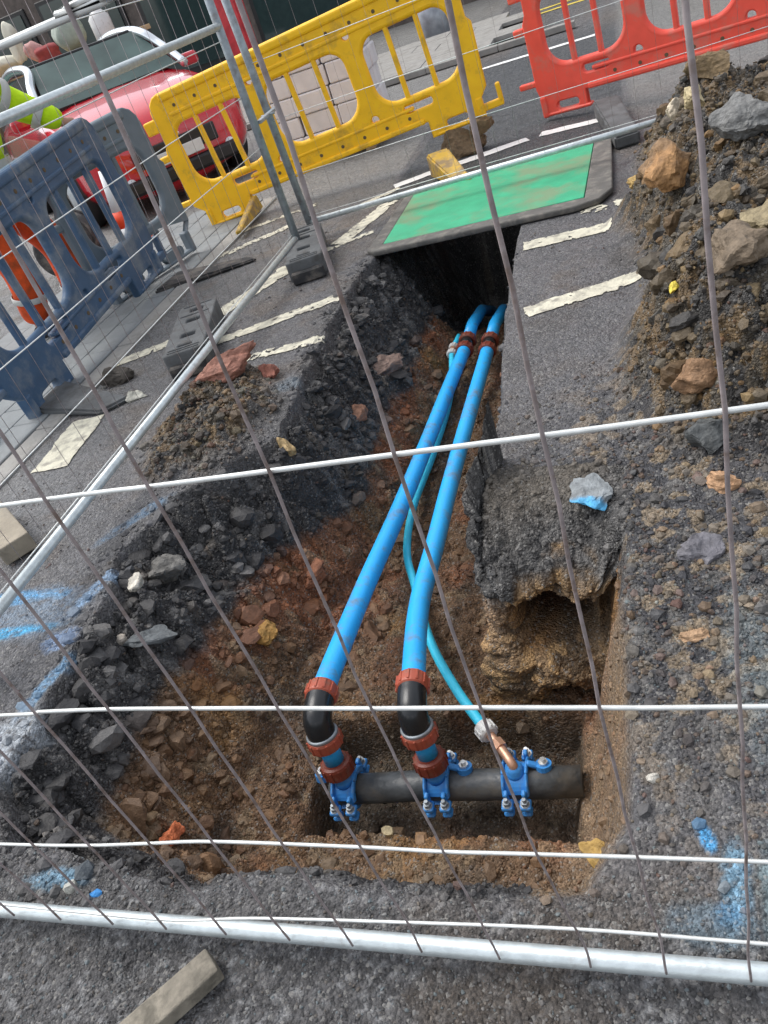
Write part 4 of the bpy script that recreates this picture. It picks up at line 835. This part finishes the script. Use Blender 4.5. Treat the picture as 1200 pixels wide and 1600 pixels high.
# ------------------------------------------------------------ plastic road barriers
def barrier(label, p_left, p_right, mt, L=2.0, Hh=1.04, nwin=3, nbar=2, feet=(), mfoot=None, muddy=None, group='plastic barriers around the roadworks', flip=1, lean=0., leg=(.08, .50), latch=True):
    pl, pr = Vector(p_left), Vector(p_right); ux = (pr-pl).normalized(); nrm = ux.cross(Vector((0, 0, 1))).normalized(); uz = nrm.cross(ux).normalized()
    if uz.z < 0: uz = -uz
    uy = uz.cross(ux)
    M4 = Matrix((ux, uy, uz)).transposed().to_4x4(); M4.translation = pl
    t = thing('road_barrier', label, 'barrier', mw=M4 @ Matrix.Rotation(lean, 4, 'X'), group=group)
    a, b = leg; zb = .12
    out = [(a, 0.0), (b, 0.0), (b, zb), (L-b, zb), (L-b, 0), (L-a, 0), (L-a, .13), (L-.02, .2), (L-.0, .62), (L-.03, .66), (L-.03, Hh-.14)] + [(L-.03-.12*(1-math.cos(R(q))), Hh-.14+.14*math.sin(R(q))) for q in (25, 50, 75, 90)] \
        + [(.15-.12*math.sin(R(q)), Hh-.14+.14*math.cos(R(q))) for q in (0, 25, 50, 75)] + [(.03, Hh-.14), (.03, .70), (-.0, .64), (0, .2), (a, .13)]
    holes = []; wz0, wz1 = .315, .815; m_ = .13; ww = (L-2*m_-.12*(nwin-1))/nwin
    wins = [(m_+i*(ww+.12), m_+i*(ww+.12)+ww) for i in range(nwin)]
    for (x0, x1) in wins: holes.append(rrect(x0, wz0, x1, wz1, (.17, .17, .13, .13), 6))
    for i in range(nwin-1):
        xc = wins[i][1]+.06
        holes += [circ(xc, .86, .028), circ(xc, .27, .03)]
    holes += [circ(a+.2, .055, .03, 10)[:] and rrect(a+.12, .03, a+.29, .085, (.025,)*4, 3), rrect(L-a-.29, .03, L-a-.12, .085, (.025,)*4, 3)]
    holes += [rrect(wins[0][0]+ww*.42, .225, wins[0][0]+ww*.75, .285, (.028,)*4, 3), rrect(wins[-1][1]-ww*.75, .225, wins[-1][1]-ww*.42, .285, (.028,)*4, 3)]
    plate2d('barrier_panel', out, holes, .055, .010, mt, t)
    for i, (x0, x1) in enumerate(wins):
        for k in range(nbar):
            x = x0+(x1-x0)*(k+1)/(nbar+1)
            mm = muddy if (muddy and i == nwin-1 and k == nbar-1) else mt
            obj('bar', box(bmesh.new(), (x, 0, (wz0+wz1)/2), (.036, .042, wz1-wz0+.02), None, .010, 2), mt, t)
        fr = rrect(x0-.012, wz0-.012, x1+.012, wz1+.012, (.18, .18, .14, .14), 8)
        mx(tube(bmesh.new(), [(x, 0, z) for x, z in fr]+[(fr[0][0], 0, fr[0][1])], .030, 8, False), 'window_rim', mt, t)
    # top rail: two ridges with a recessed, drilled channel between
    bm = bmesh.new(); box(bm, (L/2, 0, Hh-.035), (L-.30, .085, .065), None, .02, 3); mx(bm, 'top_rail', mt, t, False)
    bm = bmesh.new(); box(bm, (L/2, 0, .875), (L-.36, .07, .03), None, .01, 2); mx(bm, 'upper_ledge', mt, t, False)
    bm = bmesh.new(); box(bm, (L/2, 0, .135), (L-2*b-.04, .085, .04), None, .012, 2); box(bm, (L/2, 0, .245), (L-2*b-.14, .066, .025), None, .009, 2); mxs(bm, 'lower_ledge', mt, t, False)
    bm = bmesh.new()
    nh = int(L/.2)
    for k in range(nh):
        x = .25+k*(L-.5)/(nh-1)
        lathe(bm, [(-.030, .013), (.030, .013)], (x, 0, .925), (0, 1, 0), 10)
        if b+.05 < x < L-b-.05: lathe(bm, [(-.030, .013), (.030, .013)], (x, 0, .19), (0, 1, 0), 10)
    mxs(bm, 'drain_hole_shade_plug', M_hole, t)
    bm = bmesh.new()
    for sx in (a+.02, L-a-.02): box(bm, (sx, 0, .07), (.05, .075, .15), None, .012, 2)
    box(bm, (a+.2, 0, .012), (.36, .07, .024), None, .008, 1); box(bm, (L-a-.2, 0, .012), (.36, .07, .024), None, .008, 1)
    mxs(bm, 'leg_rim', mt, t, False)
    bm = bmesh.new(); box(bm, (-.04, 0, .60), (.09, .05, .05), None, .012, 2); box(bm, (-.01, 0, .84), (.12, .05, .10), None, .012, 2); box(bm, (-.06, 0, .24), (.14, .05, .04), None, .01, 2); mxs(bm, 'hook', mt, t, False)
    if latch: bm = bmesh.new(); box(bm, (L-.03, 0, .06), (.20, .05, .05), None, .01, 2); box(bm, (L+.055, 0, .12), (.035, .05, .14), None, .01, 2); mx(bm, 'latch', mt, t, False)
    for (xf, ln, mf, zz) in feet:
        bm = bmesh.new()
        v = [(-.04, 0, 0), (.04, 0, 0), (.035, -ln, 0), (-.035, -ln, 0), (-.03, 0, .11), (.03, 0, .11), (.025, -ln, .03), (-.025, -ln, .03)]
        vs = [bm.verts.new((xf+p[0], p[1]-.03, p[2]+zz)) for p in v]
        for f in ((3, 2, 1, 0), (4, 5, 6, 7), (0, 1, 5, 4), (1, 2, 6, 5), (2, 3, 7, 6), (3, 0, 4, 7)): bm.faces.new([vs[i] for i in f])
        bmesh.ops.recalc_face_normals(bm, faces=bm.faces); bmesh.ops.bevel(bm, geom=bm.edges[:], offset=.008, segments=1, affect='EDGES'); mx(bm, 'foot', mf, t, False)
    return t
YL, YR = Vector((-3.40, 6.17, 0)), Vector((-.88, 6.41, .21)); YLn = (YR-YL).length
by = barrier('yellow plastic barrier standing behind the green trench cover', YL, YR, M_yel, L=YLn, nwin=3, nbar=2, feet=((.52, .62, M_yeld, -.0),), muddy=M_yeld)
# red
RL = Vector((-.58, 6.68, .03)); RR_ = Vector((.86, 6.17, .12)); RR_ = RL+(RR_-RL).normalized()*2.3
barrier('red plastic barrier at the top right beside the yellow one', RL, RR_, M_red, L=2.3, nwin=3, nbar=2, leg=(.02, .38))
BR_ = Vector((-3.17, 4.97, .12)); BL_ = Vector((-3.09, 3.0, 0.0)); BL_ = BR_+(BL_-BR_).normalized()*2.0
barrier('blue grey plastic barrier in front of the worker, close at the left', BL_, BR_, M_blu, L=2.0, nwin=2, nbar=3, feet=())
B2a = Vector((-3.13, 5.50, .06)); B2b = Vector((-3.62, 4.2, .0)); B2b = B2a+(B2b-B2a).normalized()*1.0
barrier('grey plastic barrier hooked behind the far end of the blue grey one', B2b, B2a, M_gry, L=1.0, nwin=1, nbar=2, latch=False, feet=())
def wedge_foot(name, label, P, h0, h1, mt, cat='barrier foot', group=None):
    bm = bmesh.new(); bot = [bm.verts.new((x, y, .004)) for x, y in P]; n_ = len(P)
    hs_ = [h0, h0, h1, h1][:n_]; top = [bm.verts.new((x, y, h)) for (x, y), h in zip(P, hs_)]
    bm.faces.new(top); bm.faces.new(bot[::-1])
    for k in range(n_): bm.faces.new((bot[k], bot[(k+1) % n_], top[(k+1) % n_], top[k]))
    bmesh.ops.recalc_face_normals(bm, faces=bm.faces); bmesh.ops.bevel(bm, geom=bm.edges[:], offset=.012, segments=2, affect='EDGES')
    return tag(obj(name, bm, mt), label, cat, group)
wedge_foot('barrier_foot', 'flat black rubber foot poking out under the near end of the blue barrier', [(-3.12, 3.42), (-3.12, 3.10), (-2.62, 2.98), (-2.50, 3.10)], .06, .03, M_foot)
wedge_foot('barrier_foot', 'dark wedge foot under the far end of the blue barrier', [(-3.14, 4.66), (-3.10, 4.98), (-2.55, 5.02), (-2.45, 4.93)], .05, .02, M_rub)
wedge_foot('barrier_foot', 'yellow wedge foot standing on the green cover under the yellow barrier', [(-1.20, 5.92), (-1.36, 5.88), (-1.14, 5.50), (-.99, 5.42)], .17, .06, M_yeld)
t = wedge_foot('barrier_foot', 'grey foot of the red barrier reaching over the white line', [(-.20, 6.35), (-.02, 6.33), (.08, 5.40), (-.07, 5.36)], .12, .08, M_foot)
make_rock('mud_clod', 'brown mud caked under the right end of the yellow barrier', (-1.18, 6.32), (.19, .10, .13), (.15, .10, .055), 61, rot=.2, sink=.1)
make_rock('mud_clod', 'smaller brown mud lump stuck to the yellow barrier above the yellow wedge', (-1.0, 6.30, .12), (.08, .06, .09), (.17, .115, .06), 62, rot=.6, sink=.1)
wedge_foot('barrier_foot', 'bright yellow foot lying behind the top of the spoil heap', [(.52, 5.24), (.95, 5.22), (.95, 5.33), (.52, 5.37)], .10, .10, M_yel)

# ------------------------------------------------------------ traffic cone
t = thing('traffic_cone', 'orange and white traffic cone standing behind the blue barriers', 'traffic cone', (-4.22, 6.38, 0), (0, R(0), R(15)))
def coneprof(z0, z1): rr_ = lambda z: .135-.11*z/.75; return [(z0, rr_(z0)), (z1, rr_(z1))]
mx(lathe(bmesh.new(), coneprof(.03, .16), (0, 0, 0), (0, 0, 1), 28), 'lower_band', M_cw, t); mx(lathe(bmesh.new(), coneprof(.16, .30), (0, 0, 0), (0, 0, 1), 28), 'orange_band', M_co, t)
mx(lathe(bmesh.new(), coneprof(.30, .64), (0, 0, 0), (0, 0, 1), 28), 'white_sleeve', M_cw, t); mx(lathe(bmesh.new(), coneprof(.64, .75), (0, 0, 0), (0, 0, 1), 28), 'tip', M_co, t)
mx(box(bmesh.new(), (0, 0, .02), (.36, .36, .04), None, .015), 'base', M_co, t, False)

# ------------------------------------------------------------ timber
t = tag(obj('timber_block', box(bmesh.new(), (0, 0, 0), (.42, .13, .075), None, .006, 2), M_block2), 'short pale timber block at the left edge beyond the fence rail', 'timber')
t.location = (-2.50, 2.0, .05); t.rotation_euler = (0, 0, R(142))
t = tag(obj('timber_plank', box(bmesh.new(), (0, 0, 0), (.5, .055, .04), None, .004, 2), M_woodg), 'weathered grey plank end lying in front of the fence rail', 'timber')
t.location = (-1.055, .325, .028); t.rotation_euler = (R(4), R(1), R(50))

o = obj('pipe_offcut', tube(bmesh.new(), [(-3.22, 2.86, .07), (-3.5, 2.72, .07)], .065, 20), M_pipe, None, True); tag(o, 'short bright blue pipe offcut at the left picture edge on the paving', 'pipe')

# ------------------------------------------------------------ person
def skin(name, verts, edges, radii, mt, parent, root=0, sub=2):
    me = bpy.data.meshes.new(name); me.from_pydata(verts, edges, []); o = bpy.data.objects.new(name, me); C.objects.link(o)
    md = o.modifiers.new('s', 'SKIN'); 
    if not me.skin_vertices: bpy.context.view_layer.update()
    for i, r in enumerate(radii): me.skin_vertices[0].data[i].radius = (r, r) if not isinstance(r, tuple) else r
    for i in range(len(verts)): me.skin_vertices[0].data[i].use_root = (i == root)
    md.use_smooth_shade = True; s2 = o.modifiers.new('u', 'SUBSURF'); s2.levels = sub; s2.render_levels = sub
    dg = bpy.context.evaluated_depsgraph_get(); m2 = bpy.data.meshes.new_from_object(o.evaluated_get(dg)); bpy.data.objects.remove(o); m2.name = name
    return mesh_obj(name, m2, mt, parent, True)
PO = Vector((-3.86, 4.42, 0))
per = thing('person', 'worker in yellow hi-vis jacket and orange trousers, hand resting on the blue barrier', 'person', PO)
def L_(p): return tuple(Vector(p)-PO)
pel = (-3.88, 4.52, .92); ch = (-3.76, 4.55, 1.22); sh = (-3.72, 4.46, 1.47); nk = (-3.70, 4.42, 1.58); hd = (-3.68, 4.40, 1.70)
rs = (-3.62, 4.62, 1.47); re = (-3.56, 4.82, 1.32); rw = (-3.40, 4.93, 1.15); rh = (-3.32, 4.99, 1.12)
ls = (-3.93, 4.08, 1.40); le = (-3.86, 3.86, 1.14); lw = (-3.62, 3.90, 1.0)
hr = (-3.84, 4.58, .86); kr = (-3.76, 4.78, .48); ar = (-3.86, 4.86, .08); fr_ = (-3.70, 4.90, .04)
hl = (-3.90, 4.32, .86); kl = (-3.78, 4.34, .48); al = (-3.88, 4.34, .08); fl = (-3.72, 4.34, .04)
BV = [pel, ch, sh, nk, hd, rs, re, rw, rh, ls, le, lw, hr, kr, ar, fr_, hl, kl, al, fl, (-3.68, 4.40, 1.80)]
BE = [(0, 1), (1, 2), (2, 3), (3, 4), (2, 5), (5, 6), (6, 7), (7, 8), (2, 9), (9, 10), (10, 11), (0, 12), (12, 13), (13, 14), (14, 15), (0, 16), (16, 17), (17, 18), (18, 19), (4, 20)]
skin('body', [L_(v) for v in BV], BE, [.13, .13, .11, .055, .09, .06, .045, .03, .03, .06, .045, .03, .085, .06, .04, .035, .085, .06, .04, .035, .085], M_skin, per)
skin('jacket', [L_(v) for v in (pel, ch, sh, rs, re, (-3.375, 4.955, 1.14), ls, le, lw)], [(0, 1), (1, 2), (2, 3), (3, 4), (4, 5), (2, 6), (6, 7), (7, 8)], [(.20, .16), (.20, .165), (.18, .15), .115, .098, .07, .115, .074, .056], M_hivis, per)
skin('trousers', [L_(v) for v in (pel, hr, kr, (-3.86, 4.85, .10), hl, kl, (-3.88, 4.34, .10))], [(0, 1), (1, 2), (2, 3), (0, 4), (4, 5), (5, 6)], [.16, .13, .115, .10, .13, .115, .10], M_orange, per)
for a_, f_ in ((ar, fr_), (al, fl)):
    bm = bmesh.new(); c = (Vector(a_)+Vector(f_))/2-PO; box(bm, (c.x+.02, c.y, .055), (.28, .10, .10), Matrix.Rotation(R(10), 3, 'Z'), .035, 3); mx(bm, 'boot', M_dark, per)
def cuff(p, q, f, r, wd, mt, nm='reflective_band'):
    p, q = Vector(L_(p)), Vector(L_(q)); c = p.lerp(q, f); d = (q-p).normalized(); mx(lathe(bmesh.new(), [(-wd/2, r*.96), (-wd/2+.006, r), (wd/2-.006, r), (wd/2, r*.96)], c, d, 24, False), nm, mt, per)
cuff(rs, re, .5, .118, .06, M_refl); cuff(re, rw, .5, .092, .05, M_refl)
cuff(kr, ar, .75, .112, .04, M_refl); cuff(kl, al, .45, .118, .04, M_refl)
mx(lathe(bmesh.new(), [(-.03, .20), (.03, .20)], L_((-3.82, 4.535, 1.06)), (0, 0, 1), 28, False), 'reflective_band', M_refl, per)
# hand: palm and five fingers over the barrier's top edge
pal = Vector(L_((-3.34, 4.985, 1.115))); hdir = Vector((.55, .60, -.18)).normalized(); hs_ = Vector((.7, -.65, 0)).normalized()
HV = [tuple(pal-hdir*.05), tuple(pal), tuple(pal+hdir*.03)]; skin('palm', HV, [(0, 1), (1, 2)], [(.028, .024), (.040, .018), (.038, .016)], M_skin, per, sub=1)
for k, (o_, ln) in enumerate(((-.028, .062), (-.009, .074), (.010, .070), (.028, .055))):
    a0 = pal+hdir*.02+hs_*o_; a1 = a0+hdir*ln*.5+Vector((0, 0, .004)); a2 = a1+hdir*ln*.32+Vector((0, 0, -.018)); a3 = a2+hdir*ln*.15+Vector((0, 0, -.024))
    skin('finger', [tuple(a0), tuple(a1), tuple(a2), tuple(a3)], [(0, 1), (1, 2), (2, 3)], [.010, .0095, .009, .0075], M_skin, per, sub=1)
a0 = pal-hdir*.02-hs_*.03; skin('thumb', [tuple(a0), tuple(a0-hs_*.03+hdir*.02), tuple(a0-hs_*.042+hdir*.05+Vector((0, 0, -.015)))], [(0, 1), (1, 2)], [.012, .011, .009], M_skin, per, sub=1)
bm = lathe(bmesh.new(), [(0, .128), (.02, .122), (.07, .11), (.11, .075), (.13, .02)], L_((-3.68, 4.40, 1.78)), (0, 0, 1), 24); mx(bm, 'helmet', M_cw, per)

# ------------------------------------------------------------ bucket behind the blue barrier
t = thing('rubber_drum', 'black rubber drum on its side behind the blue barrier bars', 'drum', (-4.62, 6.02, .22), (0, 0, R(12)))
mx(lathe(bmesh.new(), [(-.28, .19), (-.265, .215), (-.2, .22), (.2, .215), (.265, .21), (.28, .17)], (0, 0, 0), (0, 1, 0), 28), 'drum_body', M_rub, t)
for y in (-.2, 0, .2): mx(lathe(bmesh.new(), [(-.012, .222), (0, .23), (.012, .222)], (0, y, 0), (0, 1, 0), 28, False), 'hoop', M_rub, t)

# ------------------------------------------------------------ parked red car
CO = Vector((-4.12, 7.55, 0)); ca = math.atan2(-.70, .72)
car = thing('parked_car', 'parked red car with pale headlamps behind the yellow barrier', 'car', CO, (0, 0, ca))
# local: +x forward, front bumper at x=0; y<0 is the side towards the camera
secs = [(0.0, .70, .30, .62, .66), (-.06, .80, .24, .74, .74), (-.25, .88, .20, .88, .82), (-.7, .92, .18, 1.0, .86), (-1.25, .93, .18, 1.1, .88), (-2.2, .94, .18, 1.14, .9), (-3.3, .93, .18, 1.16, .9), (-4.1, .88, .22, 1.12, .86), (-4.3, .78, .3, 1.0, .8)]
bm = bmesh.new(); rings = []
for (x, hw, zb, zt, zs) in secs:
    half = [(hw*.80, zb), (hw*.97, zb+.12), (hw, (zb+zs)/2), (hw*.985, zs-.04), (hw*.93, zs+.35*(zt-zs)), (hw*.70, zt-.02), (hw*.35, zt+.0), (0, zt+.012)]
    ring = [(y, z) for y, z in half]+[(-y, z) for y, z in half[-2::-1]]
    rings.append([bm.verts.new((x, -y, z)) for y, z in ring])
for A, B in zip(rings, rings[1:]):
    for k in range(len(A)-1): bm.faces.new((A[k], A[k+1], B[k+1], B[k]))
    bm.faces.new((A[-1], A[0], B[0], B[-1]))
bm.faces.new(rings[0]); bm.faces.new(rings[-1][::-1]); bmesh.ops.recalc_face_normals(bm, faces=bm.faces)
bmesh.ops.subdivide_edges(bm, edges=bm.edges[:], cuts=1, use_grid_fill=True, smooth=.6)
mx(bm, 'car_body', M_car, car)
# greenhouse
def quad(bm, P, th=.012):
    P = [Vector(p) for p in P]; n_ = (P[1]-P[0]).cross(P[2]-P[0]).normalized()*th; a = [bm.verts.new(p) for p in P]; b = [bm.verts.new(p-n_) for p in P]
    bm.faces.new(a); bm.faces.new(b[::-1])
    for k in range(len(P)): bm.faces.new((a[k], b[k], b[(k+1) % len(P)], a[(k+1) % len(P)]))
    return bm
WB, WT, RB = (-1.12, 1.10), (-1.72, 1.50), (-3.7, 1.46)
mx(quad(bmesh.new(), [(WB[0], -.74, WB[1]), (WB[0], .74, WB[1]), (WT[0], .60, WT[1]), (WT[0], -.60, WT[1])]), 'windscreen', M_screen, car, False)
for s in (-1, 1):
    mx(quad(bmesh.new(), [(WB[0]-.12, s*.86, 1.10), (WT[0]-.05, s*.63, 1.46), (RB[0]+.1, s*.62, 1.42), (RB[0]-.25, s*.84, 1.14)][::s]), 'side_window', M_glass, car, False)
    mx(tube(bmesh.new(), spline([(WB[0], s*.82, 1.07), (WB[0]-.32, s*.74, 1.31), (WT[0], s*.635, 1.49), (-2.7, s*.62, 1.54), (RB[0], s*.62, 1.45)], 6), .046, 10), 'roof_pillar', M_chrome, car)
bm = bmesh.new(); box(bm, (-2.72, 0, 1.505), (1.85, 1.24, .045), None, .02, 2); mx(bm, 'roof', M_blackp, car, False)
mx(tube(bmesh.new(), [(-1.75+.17*math.sin(q)*.35, .33+.18*math.cos(q), 1.13+.17*math.sin(q)) for q in [2*math.pi*k/20 for k in range(21)]], .015, 8, False), 'steering_wheel', M_blackp, car)
for s in (-1, 1):
    mx(lathe(bmesh.new(), [(-.02, .02), (0, .075), (.02, .08), (.03, .03)], (-.20, s*.66, .72), (.8, s*.5, .3), 20), 'headlight', M_lamp, car)
    bm = bmesh.new(); box(bm, (-.17, s*.68, .77), (.30, .24, .10), Matrix.Rotation(R(-s*28), 3, 'Z') @ Matrix.Rotation(R(28), 3, 'Y'), .03, 3); mx(bm, 'headlight', M_lamp, car)
    for xw in (-.85, -3.4):
        w_ = lathe(bmesh.new(), [(-.10, .22), (-.10, .30), (-.08, .325), (.08, .325), (.10, .30), (.10, .22)], (xw, s*.86, .325), (0, 1, 0), 28); wo = mx(w_, 'wheel', M_rub, car)
        mx(lathe(bmesh.new(), [(-.108, .05), (-.104, .21), (.104, .21), (.108, .05)], (xw, s*.86, .325), (0, 1, 0), 20), 'rim', M_post, wo)
        mx(lathe(bmesh.new(), [(-.115, .36), (-.06, .375), (.03, .36)], (xw, s*.845, .345), (0, 1, 0), 28, False), 'wheel_arch', M_blackp, car)
    mx(box(bmesh.new(), (-1.45, s*1.0, 1.08), (.12, .2, .13), None, .04, 3), 'wing_mirror', M_car, car, False)
mx(box(bmesh.new(), (.02, 0, .50), (.05, .9, .16), None, .015, 2), 'grille', M_blackp, car, False)
mx(box(bmesh.new(), (.03, 0, .29), (.08, 1.3, .14), None, .03, 2), 'bumper_intake', M_blackp, car, False)
mx(box(bmesh.new(), (.055, 0, .44), (.015, .52, .11), None, .004, 1), 'number_plate', M_white, car, False)
mx(box(bmesh.new(), (.05, 0, .60), (.02, .16, .03), None, .008, 1), 'grille_badge', M_chrome, car, False)
for s in (-1, 1): mx(lathe(bmesh.new(), [(0, .05), (.02, .05)], (.0, s*.55, .34), (1, 0, 0), 16), 'fog_lamp', M_lamp, car)

# ------------------------------------------------------------ stack of wrapped white blocks
t = thing('block_stack', 'stack of white wrapped blocks behind the yellow barrier bars', 'block stack', (-2.62, 7.75, 0), (0, 0, R(4)))
bmn = bpy.data.meshes.new('block'); bm = box(bmesh.new(), (0, 0, 0), (.355, .30, .165), None, .012, 2); bm.to_mesh(bmn); bm.free(); bmn.materials.append(M_block)
for c_ in range(5):
    for i in range(3):
        for j in range(2):
            o = mesh_obj('block', bmn, None, t); o.location = ((i-1)*.365+(c_ % 2)*.02+random.uniform(-.008, .008), (j-.5)*.31+random.uniform(-.01, .01), .18+c_*.17); o.rotation_euler.z = random.uniform(-.02, .02)
for x in (-.4, 0, .4): obj('pallet_bearer', box(bmesh.new(), (x, 0, .045), (.09, .66, .09), None, .004, 1), M_wood, t)
o = obj('pallet_deck', box(bmesh.new(), (0, 0, .095), (1.05, .68, .018)), M_wood, t)

# ------------------------------------------------------------ things across the street
st = thing('market_stall', 'wooden counter standing across the street above the red car', 'stall', (-8.9, 13.6, 0), (0, 0, R(-6)))
obj('counter_top', box(bmesh.new(), (0, 0, 1.52), (3.6, .8, .07), None, .008, 1), M_woodl, st)
for x in (-1.6, 0, 1.6): obj('leg', box(bmesh.new(), (x, -.3, .76), (.08, .08, 1.46), None, .006, 1), M_wood, st)
obj('skirt', box(bmesh.new(), (0, .1, .78), (3.3, .04, 1.3)), M_dark, st)
def sack(label, loc, s, mt, name='sack', cat='sack'):
    v, f = rock(3, 6, int(loc[0]*-37), (s[0], s[1], s[2]), .0); me = np_mesh(name, v, f, None, False); o = mesh_obj(name, me, mt); o.location = loc; return tag(o, label, cat)
sack('round grey green pumpkin on the wooden counter', (-8.3, 13.4, 1.80), (.30, .28, .24), mat('pale_rind', (.33, .38, .32), .5, var=.2, bump=.3), 'pumpkin', 'pumpkin')
sack('cream paper sack slumped at the left end of the wooden counter', (-10.1, 13.9, 1.74), (.34, .25, .2), M_cream)
sack('tall cream sack standing behind the slumped one on the counter', (-9.75, 13.95, 1.95), (.16, .14, .36), M_cream)
sack('red cloth bundle between the sack and the pumpkin on the counter', (-8.95, 13.6, 1.66), (.34, .24, .13), mat('red_cloth', (.28, .05, .05), .85, bump=.3), 'cloth_bundle', 'bundle')
sack('pink bundle behind the red cloth on the counter', (-9.25, 13.7, 1.76), (.16, .16, .2), mat('pink_cloth', (.5, .27, .25), .8, bump=.3), 'cloth_bundle', 'bundle')
t = thing('plastic_jug', 'pale blue white plastic jug at the right end of the wooden counter', 'jug', (-7.55, 13.2, 1.555)); mx(lathe(bmesh.new(), [(0, .15), (.02, .17), (.3, .17), (.38, .1), (.44, .05)], (0, 0, 0), (0, 0, 1), 20), 'jug_body', M_white, t); mx(lathe(bmesh.new(), [(.44, .055), (.49, .055)], (0, 0, 0), (0, 0, 1), 14), 'cap', mat('blue_cap', (.1, .3, .6)), t)
t = thing('van', 'dark van with green trim parked at the top left', 'van', (-12.6, 12.6, 0), (0, 0, R(-40)))
vb = bmesh.new(); box(vb, (0, 0, 1.35), (5.0, 1.9, 2.0), None, .15, 3); mx(vb, 'van_body', mat('black_green_paint', (.012, .02, .018), .25, var=.1, bump=0, coat=.6), t, False)
vb = bmesh.new(); box(vb, (2.3, 0, .85), (1.2, 1.86, .9), None, .15, 3); mx(vb, 'bonnet', M_green, t, False)
for s in (-1, 1):
    for xw in (1.9, -1.6): mx(lathe(bmesh.new(), [(-.1, .2), (-.1, .34), (.1, .34), (.1, .2)], (xw, s*.85, .34), (0, 1, 0), 24), 'wheel', M_rub, t)
mx(box(bmesh.new(), (2.45, 0, 1.75), (.05, 1.6, .7), Matrix.Rotation(R(-20), 3, 'Y'), .02), 'windscreen', M_glass, t, False)
t = thing('red_cabinet', 'tall red cabinet across the street behind the fence posts', 'cabinet', (-5.25, 12.75, 0), (0, 0, R(10))); mx(box(bmesh.new(), (0, 0, .95), (.42, .5, 1.9), None, .02), 'cabinet_body', mat('red_enamel', (.5, .03, .04), .4, bump=.05), t, False); mx(box(bmesh.new(), (0, -.256, 1.0), (.34, .012, 1.5), None, .004), 'door', mat('red_enamel_door', (.55, .05, .06), .4), t, False)
t = thing('litter_bin', 'grey bin with a white lid across the street, seen through the yellow bars', 'bin', (-2.7, 14.6, 0)); mx(lathe(bmesh.new(), [(0, .22), (.05, .25), (.7, .28)], (0, 0, 0), (0, 0, 1), 24), 'bin_body', mat('grey_metal', (.3, .32, .35), .4, metal=.4), t); mx(lathe(bmesh.new(), [(.7, .3), (.76, .29), (.84, .12)], (0, 0, 0), (0, 0, 1), 24), 'lid', M_white, t)
# dark shopfronts closing the view across the street
bl = thing('shop_building', 'dark shopfront of a building across the street', 'building', (-9, 19.5, 0), (0, 0, R(-8)))
mx(box(bmesh.new(), (0, .3, 2.6), (26, .5, 5.2)), 'wall', mat('dark_brick', (.11, .09, .08), .85, var=.3), bl, False)
for i in range(9):
    f_ = mx(box(bmesh.new(), (-11.2+i*2.8, .03, 1.55), (2.4, .08, 2.5), None, .02, 1), 'shop_window', M_blackp, bl, False); mx(box(bmesh.new(), (-11.2+i*2.8, -.02, 1.6), (2.15, .03, 2.2)), 'pane', M_glass, f_, False)
